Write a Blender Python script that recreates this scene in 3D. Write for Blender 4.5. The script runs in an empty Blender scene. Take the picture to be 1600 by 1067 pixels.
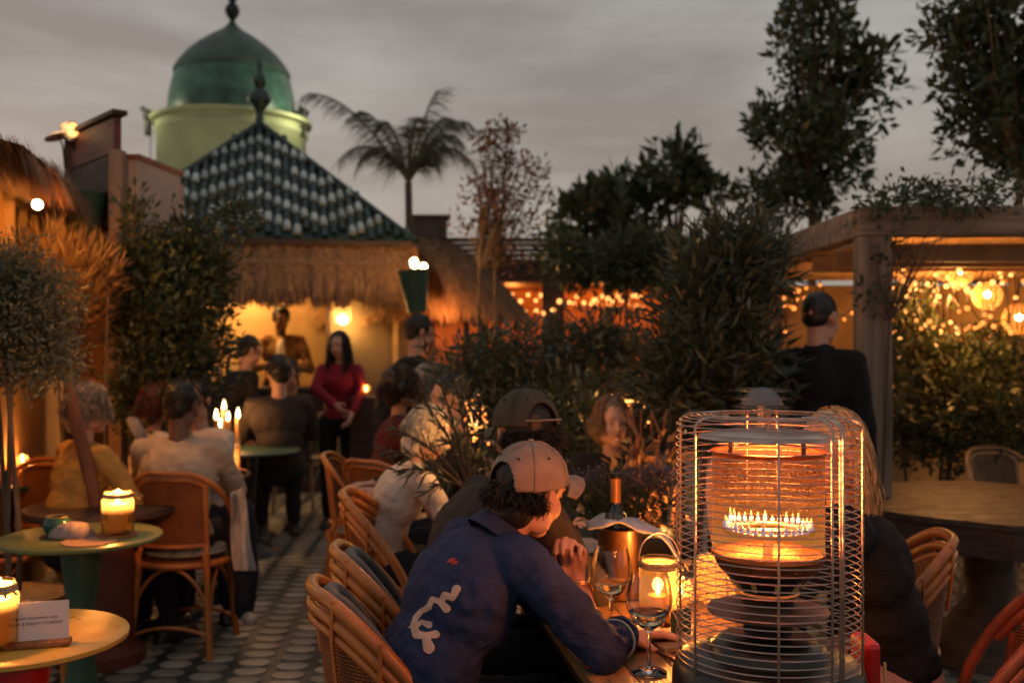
import bpy, math, random
import numpy as np
from mathutils import Vector, Matrix, Euler
random.seed(7); RNG = np.random.default_rng(11)
S = bpy.context.scene; COL = S.collection
R = math.radians; PI = math.pi

# ------------------------------------------------ camera, sky, sun, exposure
CAM_H = 1.5; F = 1600.0
cd = bpy.data.cameras.new('camera'); cam = bpy.data.objects.new('camera', cd); COL.objects.link(cam)
cam.location = (0, 0, CAM_H); cam.rotation_euler = (R(90), 0, 0)
cd.lens = 36; cd.sensor_width = 36; cd.clip_start = .05; cd.clip_end = 600
cd.dof.use_dof = True; cd.dof.focus_distance = 2.3; cd.dof.aperture_fstop = 3.0; cd.dof.aperture_blades = 0
S.camera = cam
W = bpy.data.worlds.new('World'); S.world = W; W.use_nodes = True
wn = W.node_tree.nodes; wl = W.node_tree.links; wn.clear()
SUN_EL, SUN_AZ = R(1.5), R(-35)
sky = wn.new('ShaderNodeTexSky'); sky.sky_type = 'NISHITA'; sky.sun_disc = False
sky.sun_elevation = SUN_EL; sky.sun_rotation = SUN_AZ; sky.air_density = 1.5; sky.dust_density = 3
bgn = wn.new('ShaderNodeBackground'); bgc = wn.new('ShaderNodeBackground'); mixw = wn.new('ShaderNodeMixShader')
tc = wn.new('ShaderNodeTexCoord'); mp = wn.new('ShaderNodeMapping'); mp.inputs['Scale'].default_value = (1.1, 1.1, 4.6)
nz = wn.new('ShaderNodeTexNoise'); nz.inputs['Scale'].default_value = 2.6; nz.inputs['Detail'].default_value = 6; nz.inputs['Roughness'].default_value = .56; nz.inputs['Distortion'].default_value = .15
cr = wn.new('ShaderNodeValToRGB')
cr.color_ramp.elements[0].position = .36; cr.color_ramp.elements[0].color = (.185, .172, .164, 1)
cr.color_ramp.elements[1].position = .66; cr.color_ramp.elements[1].color = (.298, .292, .280, 1)
sep = wn.new('ShaderNodeSeparateXYZ'); hr = wn.new('ShaderNodeValToRGB')
hr.color_ramp.elements[0].position = .0; hr.color_ramp.elements[0].color = (1.12, 1.0, .86, 1)
hr.color_ramp.elements[1].position = .4; hr.color_ramp.elements[1].color = (.98, .99, 1.02, 1)
mul = wn.new('ShaderNodeMix'); mul.data_type = 'RGBA'; mul.blend_type = 'MULTIPLY'; mul.inputs['Factor'].default_value = 1
wl.new(tc.outputs['Generated'], mp.inputs['Vector']); wl.new(mp.outputs[0], nz.inputs['Vector']); wl.new(nz.outputs['Fac'], cr.inputs[0])
wl.new(tc.outputs['Generated'], sep.inputs[0]); wl.new(sep.outputs['Z'], hr.inputs[0])
wl.new(cr.outputs[0], mul.inputs['A']); wl.new(hr.outputs[0], mul.inputs['B'])
wl.new(mul.outputs['Result'], bgc.inputs['Color']); bgc.inputs['Strength'].default_value = .82
wl.new(sky.outputs[0], bgn.inputs['Color']); bgn.inputs['Strength'].default_value = .05
mixw.inputs[0].default_value = .9
out = wn.new('ShaderNodeOutputWorld'); wl.new(bgn.outputs[0], mixw.inputs[1]); wl.new(bgc.outputs[0], mixw.inputs[2]); wl.new(mixw.outputs[0], out.inputs[0])
sd = bpy.data.lights.new('sun', 'SUN'); sd.energy = .05; sd.angle = R(25); sd.color = (1, .85, .72)
so = bpy.data.objects.new('sun', sd); COL.objects.link(so); so.rotation_euler = (R(70), 0, R(-35 + 180))
S.view_settings.view_transform = 'Standard'; S.view_settings.look = 'None'; S.view_settings.exposure = .95; S.view_settings.gamma = 1
S.view_settings.use_curve_mapping = False
S.render.engine = 'CYCLES'; S.cycles.use_denoising = True; S.cycles.max_bounces = 8; S.cycles.transparent_max_bounces = 24
S.cycles.sample_clamp_indirect = 3; S.cycles.caustics_reflective = False; S.cycles.caustics_refractive = False

def P(px, py, D): return Vector(((px - 800) / F * D, D, CAM_H - (py - 533) / F * D))
def PX(px, D): return (px - 800) / F * D
def PZ(py, D): return CAM_H - (py - 533) / F * D

# ------------------------------------------------ materials
MATS = {}
def mat(name, col=(.5, .5, .5), rough=.6, metal=0, var=.25, scale=12, bump=.0, bscale=None, stretch=(1, 1, 1), spec=.5, sss=0, col2=None, sheen=0, coords='Object', kind='noise', trans=0, rnd=0, wear=0):
    if name in MATS: return MATS[name]
    m = bpy.data.materials.new(name); m.use_nodes = True; n = m.node_tree.nodes; l = m.node_tree.links
    b = n['Principled BSDF']; b.inputs['Roughness'].default_value = rough; b.inputs['Metallic'].default_value = metal
    b.inputs['Specular IOR Level'].default_value = spec
    if sss: b.inputs['Subsurface Weight'].default_value = sss; b.inputs['Subsurface Radius'].default_value = (.012, .005, .003); b.inputs['Subsurface Scale'].default_value = 1
    if sheen: b.inputs['Sheen Weight'].default_value = sheen
    if trans: b.inputs['Transmission Weight'].default_value = trans
    t = n.new('ShaderNodeTexCoord'); mp = n.new('ShaderNodeMapping'); mp.inputs['Scale'].default_value = stretch
    l.new(t.outputs[coords], mp.inputs[0])
    nt = n.new('ShaderNodeTexNoise'); nt.inputs['Scale'].default_value = scale; nt.inputs['Detail'].default_value = 5; l.new(mp.outputs[0], nt.inputs['Vector'])
    c2 = col2 or tuple(min(1, c * (1 + var)) for c in col); c1 = col if col2 else tuple(c * (1 - var) for c in col)
    r = n.new('ShaderNodeValToRGB'); r.color_ramp.elements[0].position = .33; r.color_ramp.elements[1].position = .68
    r.color_ramp.elements[0].color = (*c1, 1); r.color_ramp.elements[1].color = (*c2, 1)
    l.new(nt.outputs['Fac'], r.inputs[0]); l.new(r.outputs[0], b.inputs['Base Color'])
    if bump:
        bp = n.new('ShaderNodeBump'); bp.inputs['Strength'].default_value = bump; bp.inputs['Distance'].default_value = .01
        if kind == 'weave':
            mx = n.new('ShaderNodeMath'); mx.operation = 'MULTIPLY'
            for k, ax in enumerate(('X', 'Z')):
                w = n.new('ShaderNodeTexWave'); w.bands_direction = ax; w.inputs['Scale'].default_value = bscale or 40; w.inputs['Distortion'].default_value = .3
                l.new(mp.outputs[0], w.inputs['Vector']); l.new(w.outputs['Fac'], mx.inputs[k])
            l.new(mx.outputs[0], bp.inputs['Height'])
            mm = n.new('ShaderNodeMix'); mm.data_type = 'RGBA'; mm.blend_type = 'MULTIPLY'; mm.inputs['Factor'].default_value = .8
            cc = n.new('ShaderNodeValToRGB'); cc.color_ramp.elements[0].color = (.3, .25, .22, 1); cc.color_ramp.elements[0].position = .05; cc.color_ramp.elements[1].position = .3
            l.new(mx.outputs[0], cc.inputs[0]); l.new(r.outputs[0], mm.inputs['A']); l.new(cc.outputs[0], mm.inputs['B']); l.new(mm.outputs['Result'], b.inputs['Base Color'])
        else:
            n2 = n.new('ShaderNodeTexNoise'); n2.inputs['Scale'].default_value = bscale or scale * 6; n2.inputs['Detail'].default_value = 3; l.new(mp.outputs[0], n2.inputs['Vector'])
            l.new(n2.outputs['Fac'], bp.inputs['Height'])
        l.new(bp.outputs[0], b.inputs['Normal'])
    if rnd:
        oi = n.new('ShaderNodeObjectInfo'); mr = n.new('ShaderNodeMapRange'); mr.inputs['To Min'].default_value = 1 - rnd; mr.inputs['To Max'].default_value = 1 + rnd * .6; hs = n.new('ShaderNodeHueSaturation')
        l.new(oi.outputs['Random'], mr.inputs['Value']); l.new(mr.outputs[0], hs.inputs['Value']); src = b.inputs['Base Color'].links[0].from_socket; l.new(src, hs.inputs['Color']); l.new(hs.outputs[0], b.inputs['Base Color'])
    if wear:
        nw = n.new('ShaderNodeTexNoise'); nw.inputs['Scale'].default_value = 14; nw.inputs['Detail'].default_value = 8; nw.inputs['Roughness'].default_value = .7; l.new(t.outputs['Object'], nw.inputs['Vector'])
        mr2 = n.new('ShaderNodeMapRange'); mr2.inputs['From Min'].default_value = .35; mr2.inputs['From Max'].default_value = .7; mr2.inputs['To Min'].default_value = rough; mr2.inputs['To Max'].default_value = min(1, rough + wear); l.new(nw.outputs['Fac'], mr2.inputs['Value']); l.new(mr2.outputs[0], b.inputs['Roughness'])
    MATS[name] = m; return m
def emis(name, col, st):
    m = bpy.data.materials.new(name); m.use_nodes = True; b = m.node_tree.nodes['Principled BSDF']
    b.inputs['Base Color'].default_value = (*[c * .5 for c in col], 1); b.inputs['Emission Color'].default_value = (*col, 1); b.inputs['Emission Strength'].default_value = st
    m.cycles.emission_sampling = 'NONE'
    MATS[name] = m; return m
def thin_glass(name, tint=(1, 1, 1), gl=1.45, base=.02, milk=0):
    m = bpy.data.materials.new(name); m.use_nodes = True; n = m.node_tree.nodes; l = m.node_tree.links; n.clear()
    o = n.new('ShaderNodeOutputMaterial'); mx = n.new('ShaderNodeMixShader'); t = n.new('ShaderNodeBsdfTransparent'); g = n.new('ShaderNodeBsdfGlossy'); fr = n.new('ShaderNodeLayerWeight'); fr.inputs[0].default_value = .10
    ad = n.new('ShaderNodeMath'); ad.operation = 'ADD'; ad.inputs[1].default_value = base; ad.use_clamp = True
    t.inputs[0].default_value = (*tint, 1); g.inputs['Roughness'].default_value = .04
    l.new(fr.outputs['Fresnel'], ad.inputs[0]); l.new(ad.outputs[0], mx.inputs[0]); l.new(t.outputs[0], mx.inputs[1]); l.new(g.outputs[0], mx.inputs[2]); 
    if milk:
        tl = n.new('ShaderNodeBsdfTranslucent'); tl.inputs[0].default_value = (1, .8, .5, 1); m2 = n.new('ShaderNodeMixShader'); m2.inputs[0].default_value = milk
        l.new(mx.outputs[0], m2.inputs[1]); l.new(tl.outputs[0], m2.inputs[2]); l.new(m2.outputs[0], o.inputs[0])
    else: l.new(mx.outputs[0], o.inputs[0])
    MATS[name] = m; return m
def leafmat(name, col, col2, trans=.25, rough=.5):
    m = bpy.data.materials.new(name); m.use_nodes = True; n = m.node_tree.nodes; l = m.node_tree.links
    b = n['Principled BSDF']; b.inputs['Roughness'].default_value = rough
    g = n.new('ShaderNodeNewGeometry'); r = n.new('ShaderNodeValToRGB'); r.color_ramp.elements[0].color = (*col, 1); r.color_ramp.elements[1].color = (*col2, 1)
    l.new(g.outputs['Random Per Island'], r.inputs[0]); l.new(r.outputs[0], b.inputs['Base Color'])
    t = n.new('ShaderNodeBsdfTranslucent'); l.new(r.outputs[0], t.inputs['Color']); mx = n.new('ShaderNodeMixShader'); mx.inputs[0].default_value = trans
    o = n['Material Output']; l.new(b.outputs[0], mx.inputs[1]); l.new(t.outputs[0], mx.inputs[2]); l.new(mx.outputs[0], o.inputs[0])
    MATS[name] = m; return m
cane = mat('cane', (.42, .135, .028), .38, var=.35, scale=9, bump=.15, bscale=60, stretch=(1, 1, .3))
cane_pale = mat('cane_pale', (.3, .19, .1), .45, var=.35, scale=9, bump=.15, bscale=60)
wicker = mat('wicker', (.42, .13, .028), .5, var=.3, scale=7, bump=.9, bscale=34, kind='weave')
wicker_pale = mat('wicker_pale', (.33, .22, .13), .55, var=.3, scale=7, bump=.9, bscale=34, kind='weave')
cushion_m = mat('cushion', (.075, .062, .055), .9, var=.3, scale=40, bump=.4, sheen=.3)
cushion_s = mat('cushion_striped', (.1, .09, .07), .9, col2=(.4, .35, .28), scale=14, stretch=(1, .1, .1), bump=.3)
dark_wood = mat('dark_wood', (.05, .022, .014), .6, var=.5, rnd=.35, scale=5, bump=.3, stretch=(1, 1, 6))
red_wood = mat('red_wood', (.11, .03, .018), .55, var=.4, rnd=.35, scale=5, bump=.3, stretch=(1, 1, 6))
table_wood = mat('table_wood', (.30, .15, .06), .38, var=.4, rnd=.35, scale=4, bump=.2, stretch=(7, 1, 7))
grey_wood = mat('grey_wood', (.2, .165, .14), .75, var=.3, scale=5, bump=.5, stretch=(1, 1, 5))
beam_wood = mat('beam_wood', (.27, .185, .125), .8, var=.45, scale=3, bump=.9, bscale=9, stretch=(.5, 7, 7))
post_wood = mat('post_wood', (.25, .17, .12), .8, var=.45, scale=3, bump=.9, bscale=9, stretch=(7, 7, .5))
plaster = mat('plaster', (.40, .31, .26), .9, var=.12, scale=3, bump=.3, bscale=30)
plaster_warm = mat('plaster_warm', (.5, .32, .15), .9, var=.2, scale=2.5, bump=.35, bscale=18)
tower_m = mat('tower_plaster', (.33, .35, .20), .9, var=.22, scale=1.2, bump=.4, bscale=12)
dome_m = mat('dome_glaze', (.035, .10, .075), .42, var=.5, scale=4, bump=.1, bscale=30)
cone_m = mat('dome_cap', (.04, .075, .06), .5, var=.3, scale=5)
iron = mat('dark_iron', (.02, .022, .02), .4, metal=.6, var=.3)
tile_g = mat('tile_green', (.008, .03, .024), .3, var=.5, scale=6, rnd=.5)
tile_w = mat('tile_white', (.29, .34, .33), .3, var=.4, scale=14, rnd=.45)
straw = leafmat('straw', (.16, .075, .035), (.38, .21, .10), .1, .8)
straw_d = leafmat('straw_dark', (.15, .07, .035), (.38, .2, .09), .1, .8)
bark = mat('bark', (.11, .07, .045), .9, var=.5, scale=9, bump=.8, stretch=(1, 1, .3))
bark_red = mat('bark_red', (.22, .09, .05), .85, var=.4, scale=9, bump=.8, stretch=(1, 1, .3))
leaf_dark = leafmat('leaf_dark', (.028, .042, .02), (.085, .105, .05), .25, .4)
leaf_olive = leafmat('leaf_olive', (.07, .085, .05), (.2, .19, .13))
leaf_long = leafmat('leaf_long', (.025, .04, .022), (.12, .13, .085), .25, .35)
leaf_red = leafmat('leaf_red', (.08, .025, .015), (.16, .07, .035))
leaf_dry = leafmat('leaf_dry', (.22, .12, .05), (.45, .26, .11))
leaf_palm = leafmat('leaf_palm', (.05, .055, .03), (.13, .11, .07))
leaf_purple = leafmat('leaf_purple', (.05, .04, .06), (.16, .13, .17))
metal_m = mat('steel', (.5, .36, .29), .28, metal=1, var=.15, scale=20)
brass_m = mat('brass', (.6, .33, .12), .3, metal=1, var=.2, scale=20)
black_m = mat('black_paint', (.018, .015, .014), .35, var=.4, scale=8, bump=.05)
tbl_green = mat('green_enamel', (.16, .17, .05), .22, var=.3, scale=3, wear=.35, bump=.06)
tbl_dgreen = mat('dark_green_paint', (.03, .075, .045), .35, var=.2, scale=5, wear=.35, bump=.06)
tbl_yellow = mat('yellow_enamel', (.52, .30, .05), .22, var=.22, scale=3, wear=.35, bump=.06)
red_m = mat('red_paint', (.5, .012, .012), .35, var=.1)
wax = mat('wax', (.72, .42, .17), .5, var=.05, sss=.5)
paper = mat('card_paper', (.68, .62, .62), .7, var=.04, scale=6)
ink = mat('ink', (.03, .03, .04), .7)
rope = mat('rope', (.5, .36, .2), .9, var=.3, scale=60, bump=.6)
cork = mat('cork', (.17, .06, .02), .8, col2=(.36, .16, .06), scale=55, bump=.6)
jar_glass = thin_glass('jar_glass', (1, .86, .64), milk=.07)
clear_thin = thin_glass('clear_glass', (.97, .97, .96), base=.05)
bottle_glass = thin_glass('bottle_glass', (.42, .45, .36), base=.08)
def solid_glass(name, tint, ior=1.46):
    m = bpy.data.materials.new(name); m.use_nodes = True; b = m.node_tree.nodes['Principled BSDF']; b.inputs['Base Color'].default_value = (*tint, 1); b.inputs['Roughness'].default_value = .0; b.inputs['Transmission Weight'].default_value = 1; b.inputs['IOR'].default_value = ior; MATS[name] = m; return m
clear_glass = solid_glass('clear_glass', (1, 1, 1)); wine_m = solid_glass('white_wine', (.95, .88, .62), 1.34)
flame_m = emis('flame', (1, .62, .25), 14)
flame_core = emis('flame_core', (1, .8, .5), 9)
bulb_m = emis('bulb', (1, .36, .085), 2.2)
bulb_hot = emis('bulb_bright', (1, .72, .4), 8)
bulb_dim = emis('bulb_dim', (1, .27, .05), 1.1)
skin = mat('skin', (.52, .27, .18), .5, var=.08, scale=10, sss=.15)
skin_dark = mat('skin_dark', (.17, .08, .05), .5, var=.1, scale=10, sss=.1)
lips = mat('lips', (.4, .1, .08), .45)
eye_m = mat('eye_dark', (.02, .014, .01), .2)

# ------------------------------------------------ mesh builder
class MB:
    def __init__(s): s.v = []; s.f = []; s.n = 0
    def add(s, v, f):
        v = [tuple(p) for p in v]; b = s.n; s.v += v; s.n += len(v); s.f += [tuple(i + b for i in q) for q in f]
        return s
    def box(s, c, d, rot=None, bev=0):
        x, y, z = (k / 2 for k in d); M = rot or Matrix.Identity(3)
        if isinstance(M, (int, float)): M = Matrix.Rotation(M, 3, 'Z')
        pts = [(-x, -y, -z), (x, -y, -z), (x, y, -z), (-x, y, -z), (-x, -y, z), (x, -y, z), (x, y, z), (-x, y, z)]
        c = Vector(c); v = [c + M @ Vector(p) for p in pts]
        return s.add(v, [(0, 3, 2, 1), (4, 5, 6, 7), (0, 1, 5, 4), (1, 2, 6, 5), (2, 3, 7, 6), (3, 0, 4, 7)])
    def tube(s, pts, r, n=8, closed=False, cap=True, flat=1):
        pts = [Vector(p) for p in pts]; m = len(pts)
        rr = r if isinstance(r, (list, tuple)) else [r] * m
        up = Vector((0, 0, 1)); prev = None; rings = []
        for i, p in enumerate(pts):
            a = pts[(i - 1) % m] if (closed or i > 0) else p; b = pts[(i + 1) % m] if (closed or i < m - 1) else p
            t = (b - a).normalized()
            if prev is None:
                x = t.cross(up)
                if x.length < .1: x = t.cross(Vector((0, 1, 0)))
            else: x = prev - t * prev.dot(t)
            x.normalize(); prev = x; y = t.cross(x)
            rings.append([p + (x * math.cos(q) + y * math.sin(q) * flat) * rr[i] for q in (2 * PI * k / n for k in range(n))])
        v = [q for g in rings for q in g]; f = []
        for i in range(m if closed else m - 1):
            for k in range(n):
                a = i * n + k; b = i * n + (k + 1) % n; c = ((i + 1) % m) * n + (k + 1) % n; d = ((i + 1) % m) * n + k
                f.append((a, b, c, d))
        if cap and not closed: f.append(tuple(range(n - 1, -1, -1))); f.append(tuple((m - 1) * n + k for k in range(n)))
        return s.add(v, f)
    def lathe(s, prof, c=(0, 0, 0), n=32, M=None, close=False):
        c = Vector(c); M = M or Matrix.Identity(3); v = []; f = []
        for r, z in prof:
            r = max(r, 1e-4)
            v += [c + M @ Vector((r * math.cos(2 * PI * k / n), r * math.sin(2 * PI * k / n), z)) for k in range(n)]
        for i in range(len(prof) - 1):
            for k in range(n): f.append((i * n + k, i * n + (k + 1) % n, (i + 1) * n + (k + 1) % n, (i + 1) * n + k))
        return s.add(v, f)
    def ell(s, c, r, M=None, n=16, m=10):
        c = Vector(c); M = M or Matrix.Identity(3)
        if isinstance(r, (int, float)): r = (r, r, r)
        v = [c + M @ Vector((0, 0, -r[2]))]; f = []
        for i in range(1, m):
            t = -PI / 2 + PI * i / m
            v += [c + M @ Vector((r[0] * math.cos(t) * math.cos(2 * PI * k / n), r[1] * math.cos(t) * math.sin(2 * PI * k / n), r[2] * math.sin(t))) for k in range(n)]
        v.append(c + M @ Vector((0, 0, r[2])))
        for k in range(n): f.append((0, 1 + (k + 1) % n, 1 + k))
        for i in range(m - 2):
            for k in range(n):
                a = 1 + i * n + k; b = 1 + i * n + (k + 1) % n; f.append((a, b, b + n, a + n))
        L = len(v) - 1; q = 1 + (m - 2) * n
        for k in range(n): f.append((q + k, q + (k + 1) % n, L))
        return s.add(v, f)
    def cap(s, a, b, r1, r2, n=14):
        a = Vector(a); b = Vector(b); t = (b - a); L = t.length; t = t / L if L > 1e-6 else Vector((0, 0, 1))
        q = Vector((0, 0, 1)).rotation_difference(t).to_matrix(); prof = []
        for i in range(6): u = -PI / 2 + PI / 2 * i / 5; prof.append((r1 * math.cos(u), r1 * math.sin(u)))
        for i in range(1, 5): u = i / 5; prof.append((r1 + (r2 - r1) * u, L * u))
        for i in range(6): u = PI / 2 * i / 5; prof.append((r2 * math.cos(u), L + r2 * math.sin(u)))
        b0 = s.n; s.lathe(prof, a, n, q); m = len(prof)
        s.f.append(tuple(b0 + k for k in range(n - 1, -1, -1))); s.f.append(tuple(b0 + (m - 1) * n + k for k in range(n)))
        return s
    def prism(s, poly, z0, z1, M=None):
        n = len(poly); v = [Vector((x, y, z0)) for x, y in poly] + [Vector((x, y, z1)) for x, y in poly]
        if M: v = [M @ p for p in v]
        return s.add(v, [tuple(range(n - 1, -1, -1)), tuple(range(n, 2 * n))] + [(k, (k + 1) % n, n + (k + 1) % n, n + k) for k in range(n)])
    def build(s, name, m, parent=None, smooth=True, loc=None, rz=0, bevel=0):
        me = bpy.data.meshes.new(name); me.from_pydata(s.v, [], s.f); me.update()
        o = bpy.data.objects.new(name, me); COL.objects.link(o)
        if m: me.materials.append(m)
        if smooth: me.polygons.foreach_set('use_smooth', [True] * len(me.polygons)); shade(o)
        if parent: o.parent = parent
        if loc is not None: o.location = loc
        o.rotation_euler[2] = rz
        if bevel: b = o.modifiers.new('b', 'BEVEL'); b.width = bevel; b.segments = 2; b.limit_method = 'ANGLE'
        return o
def shade(o):
    try: o.data.set_sharp_from_angle(angle=R(50))
    except Exception: pass
def thing(name, label, cat, loc=(0, 0, 0), rz=0, group=None):
    o = bpy.data.objects.new(name, None); COL.objects.link(o); o.location = loc; o.rotation_euler = (0, 0, rz); o.empty_display_size = .1
    return tag(o, label, cat, group)
def tag(o, label=None, cat=None, group=None, kind=None):
    if label: o['label'] = label
    if cat: o['category'] = cat
    if group: o['group'] = group
    if kind: o['kind'] = kind
    return o
def inst(o, parent, loc=None, rot=None, sc=None):
    c = o.copy(); COL.objects.link(c); c.parent = parent
    if loc is not None: c.location = loc
    if rot is not None: c.rotation_euler = rot
    if sc is not None: c.scale = sc
    return c
KIDS = {}
def copy_tree(root, loc, rz, label, group=None, sc=None):
    def rec(o, par):
        c = o.copy(); COL.objects.link(c); c.parent = par
        for ch in [k for k in ALL if k.parent == o]: rec(ch, c)
        return c
    ALL = list(bpy.data.objects)
    c = rec(root, None); c.location = loc; c.rotation_euler = (0, 0, rz); c['label'] = label
    if group: c['group'] = group
    if sc: c.scale = (sc,) * 3
    return c
def lamp(name, parent, loc, col, power, rad=.03, typ='POINT'):
    d = bpy.data.lights.new(name, typ); d.color = col; d.energy = power * 1.45; d.shadow_soft_size = rad
    o = bpy.data.objects.new(name, d); COL.objects.link(o); o.location = loc
    if parent: o.parent = parent
    return o
def fastmesh(name, V, Q, m, parent=None, smooth=False):
    me = bpy.data.meshes.new(name); V = np.asarray(V, dtype=np.float32); Q = np.asarray(Q, dtype=np.int32); k = Q.shape[1]
    me.vertices.add(len(V)); me.vertices.foreach_set('co', V.ravel()); me.loops.add(Q.size); me.loops.foreach_set('vertex_index', Q.ravel())
    me.polygons.add(len(Q)); me.polygons.foreach_set('loop_start', np.arange(0, Q.size, k, dtype=np.int32)); me.polygons.foreach_set('loop_total', np.full(len(Q), k, dtype=np.int32))
    me.update(calc_edges=True); me.validate(); me.materials.append(m)
    o = bpy.data.objects.new(name, me); COL.objects.link(o)
    if parent: o.parent = parent
    return o
def nrm(a): return a / (np.linalg.norm(a, axis=1, keepdims=True) + 1e-9)
def leaves(name, pts, dirs, L, Wd, m, parent, jit=.35, curl=.15):
    """one folded diamond of two triangles a side per leaf"""
    n = len(pts); d = nrm(dirs + RNG.normal(0, jit, (n, 3))); s = nrm(np.cross(d, RNG.normal(0, 1, (n, 3)))); u = np.cross(d, s)
    l = (L * RNG.uniform(.45, 1.4, n))[:, None]; w = (Wd * RNG.uniform(.7, 1.2, n))[:, None]
    a = pts; b = pts + d * l * .45 + s * w * .5 - u * w * curl; c = pts + d * l - u * l * .15; e = pts + d * l * .45 - s * w * .5 - u * w * curl
    V = np.stack([a, b, c, e], 1).reshape(-1, 3); i = np.arange(n)[:, None] * 4
    Q = np.concatenate([i + [0, 1, 2], i + [0, 2, 3]], 0)
    return fastmesh(name, V, Q, m, parent)
def clumps(ells, n, shell=.75):
    """clump centres inside a list of (centre, radii)"""
    out = []; vol = np.array([r[0] * r[1] * r[2] for _, r in ells]) ** .7; vol = vol / vol.sum()
    for (c, r), p in zip(ells, vol):
        k = max(3, int(n * p)); d = nrm(RNG.normal(0, 1, (k, 3))); q = RNG.uniform(0, 1, (k, 1)) ** (1 / 3) * (1 - .35 * (1 - shell)) 
        out.append(np.array(c) + d * q * np.array(r))
    return np.concatenate(out)
def crown(name, ells, nclump, nleaf, L, Wd, m, parent, spread=.1, droop=0, up=.0, flatten=1):
    C = clumps(ells, nclump); K = len(C); idx = RNG.integers(0, K, nleaf)
    off = np.clip(RNG.normal(0, 1, (nleaf, 3)), -1.7, 1.7) * spread * RNG.uniform(.5, 1.3, (K, 1))[idx]
    pts = C[idx] + off * np.array([1, 1, flatten]); dirs = nrm(off) + np.array([0, 0, up - droop])
    leaves(name, pts, dirs, L, Wd, m, parent); return C
def limbs(parent, base, fork, C, m, r0=.04, n=14, name='trunk'):
    mb = MB(); base = Vector(base); fork = Vector(fork); mid = (base + fork) / 2 + Vector((random.uniform(-.04, .04), 0, 0))
    mb.tube([base, mid, fork], [r0, r0 * .85, r0 * .7], 8)
    for c in random.sample(list(map(tuple, C)), min(n, len(C))):
        c = Vector(c); q = fork.lerp(c, .5) + Vector([random.uniform(-.06, .06) for _ in range(3)]); q.z += .03
        mb.tube([fork, q, c], [r0 * .5, r0 * .3, r0 * .1], 5)
    mb.build(name, m, parent)
def plant(name, label, cat, ells, nclump, nleaf, L, Wd, m, trunk=None, r0=.03, nl=14, group=None, bm=None, stems=1, **kw):
    c0 = Vector(ells[0][0]); root = thing(name, label, cat, (c0.x, c0.y, 0), 0, group)
    E = [((Vector(c) - Vector((c0.x, c0.y, 0)))[:], r) for c, r in ells]
    C = crown('crown', E, nclump, nleaf, L, Wd, m, root, **kw)
    zlo = min(c[2] - r[2] for c, r in E)
    fork = trunk if trunk is not None else (0, 0, max(.15, zlo + .15))
    for k in range(stems): 
        o = (random.uniform(-.12, .12), random.uniform(-.05, .05)) if stems > 1 else (0, 0)
        limbs(root, (o[0], o[1], 0), (fork[0] + o[0] * 1.5, fork[1] + o[1], fork[2]), C, bm or bark, r0, nl)
    return root
# ------------------------------------------------ ground and floor
g = MB(); g.add([(-150, -20, -.02), (150, -20, -.02), (150, 300, -.02), (-150, 300, -.02)], [(0, 1, 2, 3)])
tag(g.build('ground', mat('earth', (.06, .05, .04), .95, scale=.5)), kind='structure')
floor_dark = mat('floor_dark', (.06, .064, .058), .45, var=.5, scale=3, bump=.2, bscale=60)
tile_pale = mat('tile_pale', (.30, .27, .22), .42, var=.3, scale=2.5, bump=.15, bscale=60, coords='Object')
fl = MB(); fl.add([(-6, .5, 0), (6, .5, 0), (6, 16, 0), (-6, 16, 0)], [(0, 1, 2, 3)])
floor = tag(fl.build('floor', floor_dark), kind='structure')
def hexpoly(a, b): return [(-a * .42, -b), (a * .42, -b), (a * .82, -b * .62), (a, 0), (a * .82, b * .62), (a * .42, b), (-a * .42, b), (-a * .82, b * .62), (-a, 0), (-a * .82, -b * .62)]
tmb = MB().prism(hexpoly(.075, .048), .0005, .006); t0 = None; stuff = MB(); cand = []
for i in range(-24, 22):
    for j in range(0, 84):
        x = i * .182; y = 2.6 + j * .128 + (i % 2) * .064; x, y = x * math.cos(.06) - y * math.sin(.06), x * math.sin(.06) + y * math.cos(.06)
        px = 800 + x / y * F; py = 533 + CAM_H * F / y if y > .5 else 9999
        score = 0 if (-30 < px < 900 and py < 1090) else 1
        cand.append((score, y, x))
cand.sort(); vis = 0
tmats = [mat('tile_pale_%d' % k, c, .38, var=.3, scale=9, bump=.15, bscale=60, rnd=.3) for k, c in enumerate([(.34, .32, .27), (.3, .27, .23), (.38, .35, .3), (.25, .24, .2)])]
protos = []
for k in range(4):
    o = MB().prism(hexpoly(.075, .048), .0005, .006).build('floor_tile', tmats[k], floor, smooth=False); protos.append(o)
used = [0] * 4
for s_, y, x in cand:
    if s_ == 0 and vis < 296:
        k = random.randrange(4); o = protos[k] if not used[k] else inst(protos[k], floor)
        used[k] = 1; o.location = (x, y, random.uniform(0, .0012)); o.rotation_euler = (random.uniform(-.004, .004), random.uniform(-.004, .004), .06); vis += 1
    else:
        stuff.prism(hexpoly(.075, .048), .0005, .006, Matrix.Translation((x, y, 0)) @ Matrix.Rotation(.06, 4, 'Z'))
tag(stuff.build('tile_field', tile_pale, floor, smooth=False), kind='stuff')

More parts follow.
